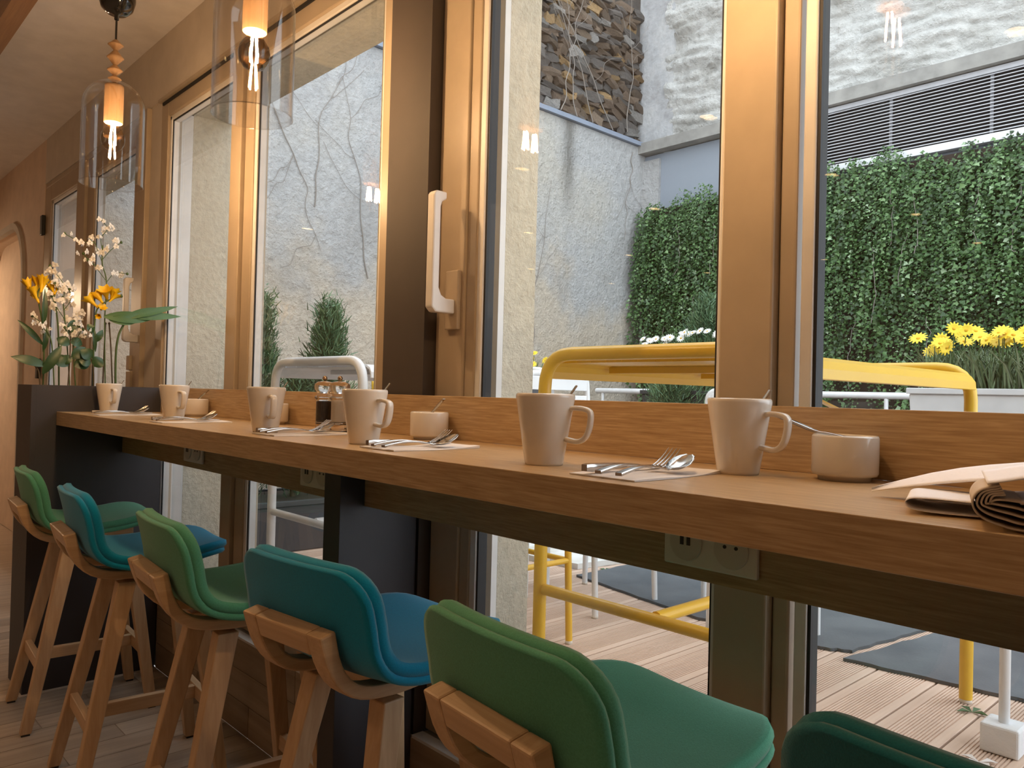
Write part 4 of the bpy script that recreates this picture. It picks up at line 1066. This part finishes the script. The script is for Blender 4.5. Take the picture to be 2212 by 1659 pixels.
# ---------------------------------------------------------------- pendant lamps
def pendant(label, x, y):
    t = thing('pendant_lamp', label, 'lamp', (x, y, 1.852), 'glass bell pendant lamps over the counter')
    c = (x, y, 0); r = .094; zb, zs, zt = 1.852, 2.105, 2.188
    prof = [(r, zb), (r, zb+.08), (r, zs)]+[(.018+(r-.018)*math.cos(a), zs+(zt-zs)*math.sin(a)) for a in np.linspace(0.15, PI/2, 9)]
    MB().lathe(prof, 64, c).lathe([(q-.0028 if q > .03 else q, h_-.0028 if h_ > zs else h_) for q, h_ in prof], 64, c).build('glass_bell', 'lamp_glass', t)
    rimm = MB(); rimm.tube([(x+r*math.cos(a), y+r*math.sin(a), zb) for a in np.linspace(0, 2*PI, 49)], 0.0016, 6, False); rimm.build('glass_rim', 'lamp_glass', t)
    MB().lathe([(0, 2.178), (.0285, 2.178), (.0290, 2.17), (.0285, 2.056), (.026, 2.054), (.0235, 2.056), (.0225, 2.075), (0, 2.075)], 28, c).build('lamp_holder', 'lamp_wood', t)
    bl = MB().lathe([(.0125, 2.060), (.014, 2.048), (.024, 2.036), (.0345, 2.020), (.0375, 2.003), (.0345, 1.985), (.024, 1.970), (.010, 1.9645), (0, 1.964)], 28, c).build('bulb', 'bulb_glass', t)
    fm = MB()
    for k in range(4):
        a = k*PI/2+.4; fm.tube([(x+.006*math.cos(a), y+.006*math.sin(a), 2.042), (x+.011*math.cos(a), y+.011*math.sin(a), 1.985)], .0022, 6)
    fm.build('filament', 'filament', bl)
    z = 2.189
    for hgt, rad in ((.022, .021), (.034, .024), (.048, .026), (.034, .024)):
        MB().lathe([(.006, z), (rad*.85, z+hgt*.42), (rad, z+hgt*.5), (rad*.85, z+hgt*.58), (.006, z+hgt)], 24, c).build('wooden_bead', 'lamp_wood', t); z += hgt+.0005
    MB().tube([(x, y, z), (x, y, 2.41)], .0035, 8).build('cord', 'black_gloss', t)
    MB().lathe([(.005, 2.395), (.007, 2.395), (.007, 2.41), (.03, 2.415), (.048, 2.432), (.056, 2.46), (.056, 2.50), (0, 2.505)], 28, c).build('canopy', 'black_gloss', t)
    MB().tube([(x, y, 2.50), (x, y, CEIL-.0005)], .012, 10).build('ceiling_rod', 'black_gloss', t)
k_ = .836
pendant('glass bell pendant lamp hanging at the upper left', -3.313*k_, .929*k_)
pendant('glass bell pendant lamp at the top, nearer the dark pillar', -2.157*k_, .972*k_)
pendant('glass bell pendant lamp reflected in the right window', -.80*k_-.01, .972*k_)
# ceiling downlights in their regular grid
ORD = ('first', 'second', 'third', 'fourth', 'fifth', 'sixth')
def downlight(x, y, i):
    t = thing('downlight', 'round warm ceiling downlight, %s from the left in the %s row from the windows' % (ORD[i//4], ORD[i % 4]), 'downlight', (x, y, CEIL), 'ceiling downlights')
    MB().lathe([(.040, CEIL-.0005), (.052, CEIL-.0005), (.052, CEIL-.006), (.044, CEIL-.009), (.040, CEIL-.006)], 24, (x, y, 0), True).build('ring', 'frame_white', t)
    MB().lathe([(0, CEIL-.002), (.040, CEIL-.002)], 20, (x, y, 0)).build('lens', 'downlight_face', t)
    ld = bpy.data.lights.new('downlight_beam', 'SPOT'); ld.energy = DOWN_W; ld.color = WARM; ld.spot_size = math.radians(130); ld.spot_blend = .8; ld.shadow_soft_size = .04
    lo = link(bpy.data.objects.new('downlight_beam', ld)); lo.parent = t; lo.location = (0, 0, -.02)
i = 0
for x in (-7.08, -5.52, -4.0, -2.48, -.97, .55):
    for y in (-1.24, -2.79, -4.36, -5.95):
        downlight(x, y, i); i += 1
# dome lamp further down the room, seen mirrored in the far window
dl = thing('dome_pendant', 'grey dome pendant lamp mirrored in the far window', 'lamp', (-8.2, .50, 2.02))
dc = (-8.2, .50, 0)
MB().lathe([(.20, 2.06), (.195, 2.14), (.16, 2.22), (.09, 2.27), (.02, 2.285)], 28, dc).build('shade', 'paint_white', dl)
MB().lathe([(0, 2.02), (.03, 2.03), (.042, 2.06), (.03, 2.10), (0, 2.11)], 16, dc).build('bulb', 'dome_bulb', dl)
MB().tube([(-8.2, .50, 2.28), (-8.2, .50, CEIL-.0005)], .006, 8).build('cord', 'black_gloss', dl)
ld = bpy.data.lights.new('dome_light', 'POINT'); ld.energy = DOME_W; ld.color = WARM; ld.shadow_soft_size = .06
lo = link(bpy.data.objects.new('dome_light', ld)); lo.parent = dl; lo.location = (0, 0, -.02)

# ---------------------------------------------------------------- flowers in the planter
XP = -3.585; ZS = PZ-.031
def fp(px, py, dx=0): 
    q = P(px, py, 0, XP+dx); return Vector(q)
def leaf_blade(m, a, b_, w, up=(0, 0, 1), bend=.0, n=8):
    a, b_ = Vector(a), Vector(b_); d = (b_-a); L = d.length; s = d.cross(Vector(up)).normalized(); u = s.cross(d).normalized(); rows = []
    for i in range(n+1):
        t = i/n; p = a+d*t+u*bend*math.sin(t*PI); hw = w*math.sin(min(t*1.02+.02, 1)*PI)**.7
        rows.append([p-s*hw+u*hw*.25, p, p+s*hw+u*hw*.25])
    m.grid(rows); return m
def stemline(pts, r=.0028, dx=0):
    return MB().tube(spline(pts, 5), r, 6)
def flower_plant(name, label, cat, base): return thing(name, label, cat, base, 'cut flowers in the dark planter')
def root(px, dx=0):
    q = fp(px, 829, dx); return Vector((q.x, min(max(q.y, PY0+.04), PY1-.04), ZS+.001))
# small orchid bloom shared mesh
ORC = None
def orchid_bloom(parent, p, size, rot):
    global ORC
    if ORC is None:
        m = MB()
        for k, (L, w) in enumerate(((1, .42), (.9, .30), (.9, .30), (.8, .45), (.8, .45))):
            a = (PI/2, PI*1.25, PI*1.75, 0, PI)[k]; c, s_ = math.cos(a), math.sin(a)
            q = lambda rr, ww, y: (c*rr-s_*ww, y, s_*rr+c*ww)
            m.add([q(.05, 0, 0), q(.5*L, -w, -.12), q(L, -w*.3, -.05), q(L, w*.3, -.05), q(.5*L, w, -.12)], [(0, 1, 2, 3, 4)])
        m.add([(-.14, -.05, -.05), (.14, -.05, -.05), (.2, -.35, -.3), (0, -.45, -.45), (-.2, -.35, -.3)], [(0, 1, 2, 3, 4)])
        o = m.build('flower', 'petal_white', None, world=False); ORC = o.data; bpy.data.objects.remove(o)
    o = link(bpy.data.objects.new('flower', ORC)); o.parent = parent; o.location = p-OFF[parent]; o.scale = (size,)*3; o.rotation_euler = rot
def bud(parent, p, r, mat='stem_green', name='bud'):
    MB().lathe([(0, -r), (r*.8, -r*.5), (r, 0), (r*.7, r*.8), (0, r*1.3)], 8, p).build(name, mat, parent)
rr = random.Random(5)
def orchid(label, bx, main, branches, dx, n_extra=1, size=.0135):
    r0 = root(bx, dx); t = flower_plant('orchid_spray', label, 'orchid', r0)
    stemline([r0]+[fp(a, b_, dx) for a, b_ in main], .0026).build('stem', 'stem_green', t)
    for br in branches:
        pts = [fp(a, b_, dx) for a, b_ in br]
        if len(pts) > 1: MB().tube(spline(pts, 4), .0015, 5, False).build('twig', 'stem_green', t)
        bud(t, pts[-1], .006)
        for q in spline(pts, 3)[2:]:
            for _ in range(n_extra):
                orchid_bloom(t, q+Vector((rr.uniform(-.03, .03), rr.uniform(-.018, .018), rr.uniform(-.02, .02))), rr.uniform(.8, 1.15)*size, (rr.uniform(-.5, .5), rr.uniform(-.5, .5), PI/2+rr.uniform(-.8, .8)))
    return t
orchid('tall loose spray of white orchids rising above the planter', 228, [(226, 700), (230, 610), (221, 570), (222, 530)],
       [[(222, 570), (212, 545), (205, 525), (196, 522)], [(222, 545), (218, 515), (232, 495), (222, 478)], [(222, 560), (240, 540), (262, 524)], [(228, 605), (205, 575), (190, 562)], [(230, 610), (248, 590), (275, 592)], [(218, 580), (195, 565), (180, 548)], [(205, 525), (170, 520), (140, 505)], [(232, 500), (242, 492), (238, 488)]], .01)
orchid('white orchid spray half hidden behind the yellow freesias', 152, [(146, 760), (140, 690), (135, 640)],
       [[(140, 690), (120, 660), (112, 640)], [(136, 650), (140, 620), (128, 600), (108, 575)], [(138, 670), (152, 650), (150, 625)], [(135, 640), (125, 625), (118, 612)], [(140, 700), (158, 690), (165, 680)]], -.03, 2, .017)
orchid('low cluster of small white orchid blooms among dark leaves', 165, [(160, 790), (158, 730)], [[(160, 740), (175, 715), (170, 705)], [(158, 735), (145, 715), (140, 708)], [(160, 745), (185, 722), (180, 712)]], .03, 2, .012)
orchid('thin orchid twig with a few pale blooms at the left', 118, [(112, 745), (100, 712)], [[(100, 712), (96, 708), (94, 706)], [(105, 725), (85, 695), (70, 683)]], .05, 1, .012)
def trumpet(parent, p, d, L, r):
    """freesia bloom: flared tube with six petals"""
    d = Vector(d).normalized(); a = d.cross(Vector((.3, .2, 1))).normalized(); b_ = d.cross(a); rows = []
    for t, q in ((0, .14), (.35, .22), (.6, .42), (.82, .75), (1.0, 1.0)):
        ring = []
        for k in range(12):
            an = 2*PI*k/12; f_ = q*(1 if t < .6 else (1.0 if k % 2 == 0 else .72)); ring.append(p+d*(L*t-(L*.12 if (t > .9 and k % 2) else 0))+(a*math.cos(an)+b_*math.sin(an))*r*f_)
        rows.append(ring)
    MB().grid(rows, True, True).build('flower', 'freesia', parent)
def freesia(label, bx, main, blooms, dx, leaf=None):
    r0 = root(bx, dx); t = flower_plant('freesia', label, 'freesia', r0)
    stemline([r0]+[fp(a, b_, dx) for a, b_ in main], .0034).build('stem', 'stem_green', t)
    for (ax_, ay, ex, ey, rad) in blooms:
        p, e = fp(ax_, ay, dx+rr.uniform(-.02, .02)), fp(ex, ey, dx+rr.uniform(-.03, .04)); trumpet(t, p, e-p, (e-p).length, rad)
    bud(t, fp(*main[-1], dx), .007)
    if leaf:
        for (a, b_, w) in leaf: leaf_blade(MB(), fp(*a, dx), fp(*b_, dx), w, (1, 0, 0), .01).build('leaf', 'leaf_dark', t)
freesia('yellow freesia with hanging trumpet blooms at the left of the planter', 93, [(95, 760), (92, 700), (84, 655), (82, 630), (98, 612)],
        [(82, 652, 68, 618, .026), (84, 640, 80, 596, .028), (88, 632, 92, 594, .024), (84, 655, 76, 632, .024), (74, 645, 55, 602, .022), (90, 630, 100, 600, .018)], 0, [((93, 745), (37, 690), .012), ((94, 706), (97, 622), .010), ((93, 760), (102, 705), .010)])
freesia('yellow freesia with a dense bright bloom in the middle of the planter', 202, [(202, 770), (204, 705), (210, 668), (232, 650), (262, 640)],
        [(212, 665, 186, 640, .030), (222, 655, 208, 634, .030), (232, 650, 226, 622, .034), (240, 648, 246, 624, .032), (218, 670, 222, 662, .022), (236, 652, 255, 634, .022), (215, 678, 212, 684, .014)], .02, [((203, 740), (222, 712), .014), ((206, 760), (200, 700), .008)])
freesia('single small orange yellow freesia bloom between the sprays', 128, [(126, 720), (120, 660), (116, 640)], [(117, 636, 110, 614, .022), (118, 636, 128, 612, .020)], -.05)
def leaf_plant(label, bx, stems, dx):
    r0 = root(bx, dx); t = flower_plant('leaf_branch', label, 'leaves', r0)
    stemline([r0]+[fp(a, b_, dx) for a, b_ in stems], .0026).build('stem', 'stem_brown', t); return t
t = leaf_plant('dark eucalyptus branch with rounded leaves in the planter', 146, [(150, 790), (152, 740), (150, 700)], .03)
for a, b_, w in (((150, 745), (122, 730), .022), ((150, 735), (178, 745), .020), ((155, 775), (185, 750), .024), ((155, 770), (130, 785), .02), ((150, 720), (160, 690), .018), ((160, 790), (195, 780), .028), ((148, 790), (112, 770), .026)): leaf_blade(MB(), fp(*a, .03), fp(*b_, .02), w, (1, 0, .2), .006).build('leaf', 'leaf_dark', t)
t = leaf_plant('dark broad leaved twig leaning left over the planter edge', 88, [(84, 805), (75, 790)], .05)
for a, b_, w in (((100, 790), (22, 770), .020), ((92, 808), (134, 745), .020)): leaf_blade(MB(), fp(*a, .05), fp(*b_, .05), w, (1, 0, .3), .008).build('leaf', 'leaf_dark', t)
t = leaf_plant('dark branch with round leaves right of the low orchids', 203, [(202, 800), (196, 770)], .05)
for a, b_, w in (((198, 775), (174, 755), .026), ((200, 790), (222, 775), .026), ((196, 785), (170, 778), .022), ((190, 700), (200, 720), .016)): leaf_blade(MB(), fp(*a, .05), fp(*b_, .05), w, (1, 0, .2), .006).build('leaf', 'leaf_dark', t)
# split philodendron leaf held out to the right
r0 = root(250, .03); t = flower_plant('philodendron_leaf', 'large split green leaf reaching right over the counter', 'leaf', r0)
stemline([r0, fp(250, 770, .03), fp(256, 725, .03), fp(268, 700, .03)], .0045).build('stem', 'stem_green', t)
lm = MB()
A = fp(226, 684, .03); B = fp(345, 676, .03)
def lobe(p0, p1, w): leaf_blade(lm, fp(*p0, .03), fp(*p1, .03), w, (1, 0, .15), .008)
lobe((224, 684), (330, 690), .026); lobe((255, 690), (385, 662), .016); lobe((268, 685), (392, 684), .017); lobe((262, 688), (350, 666), .018); lobe((235, 690), (300, 694), .024)
lm.build('leaf', 'leaf_mid', t)
for bx, tx in ((222, 228), (244, 236)):
    r0 = root(bx, -.02); t = flower_plant('bare_twig', 'thin brown twig standing in the planter beside the split leaf' if bx == 222 else 'leaning brown twig next to the split leaf stem', 'twig', r0)
    stemline([r0, fp((bx+tx)/2, 760, -.02), fp(tx, 700, -.02)], .003).build('stem', 'stem_brown', t)
    bud(t, fp(tx, 699, -.02), .005, 'stem_brown')
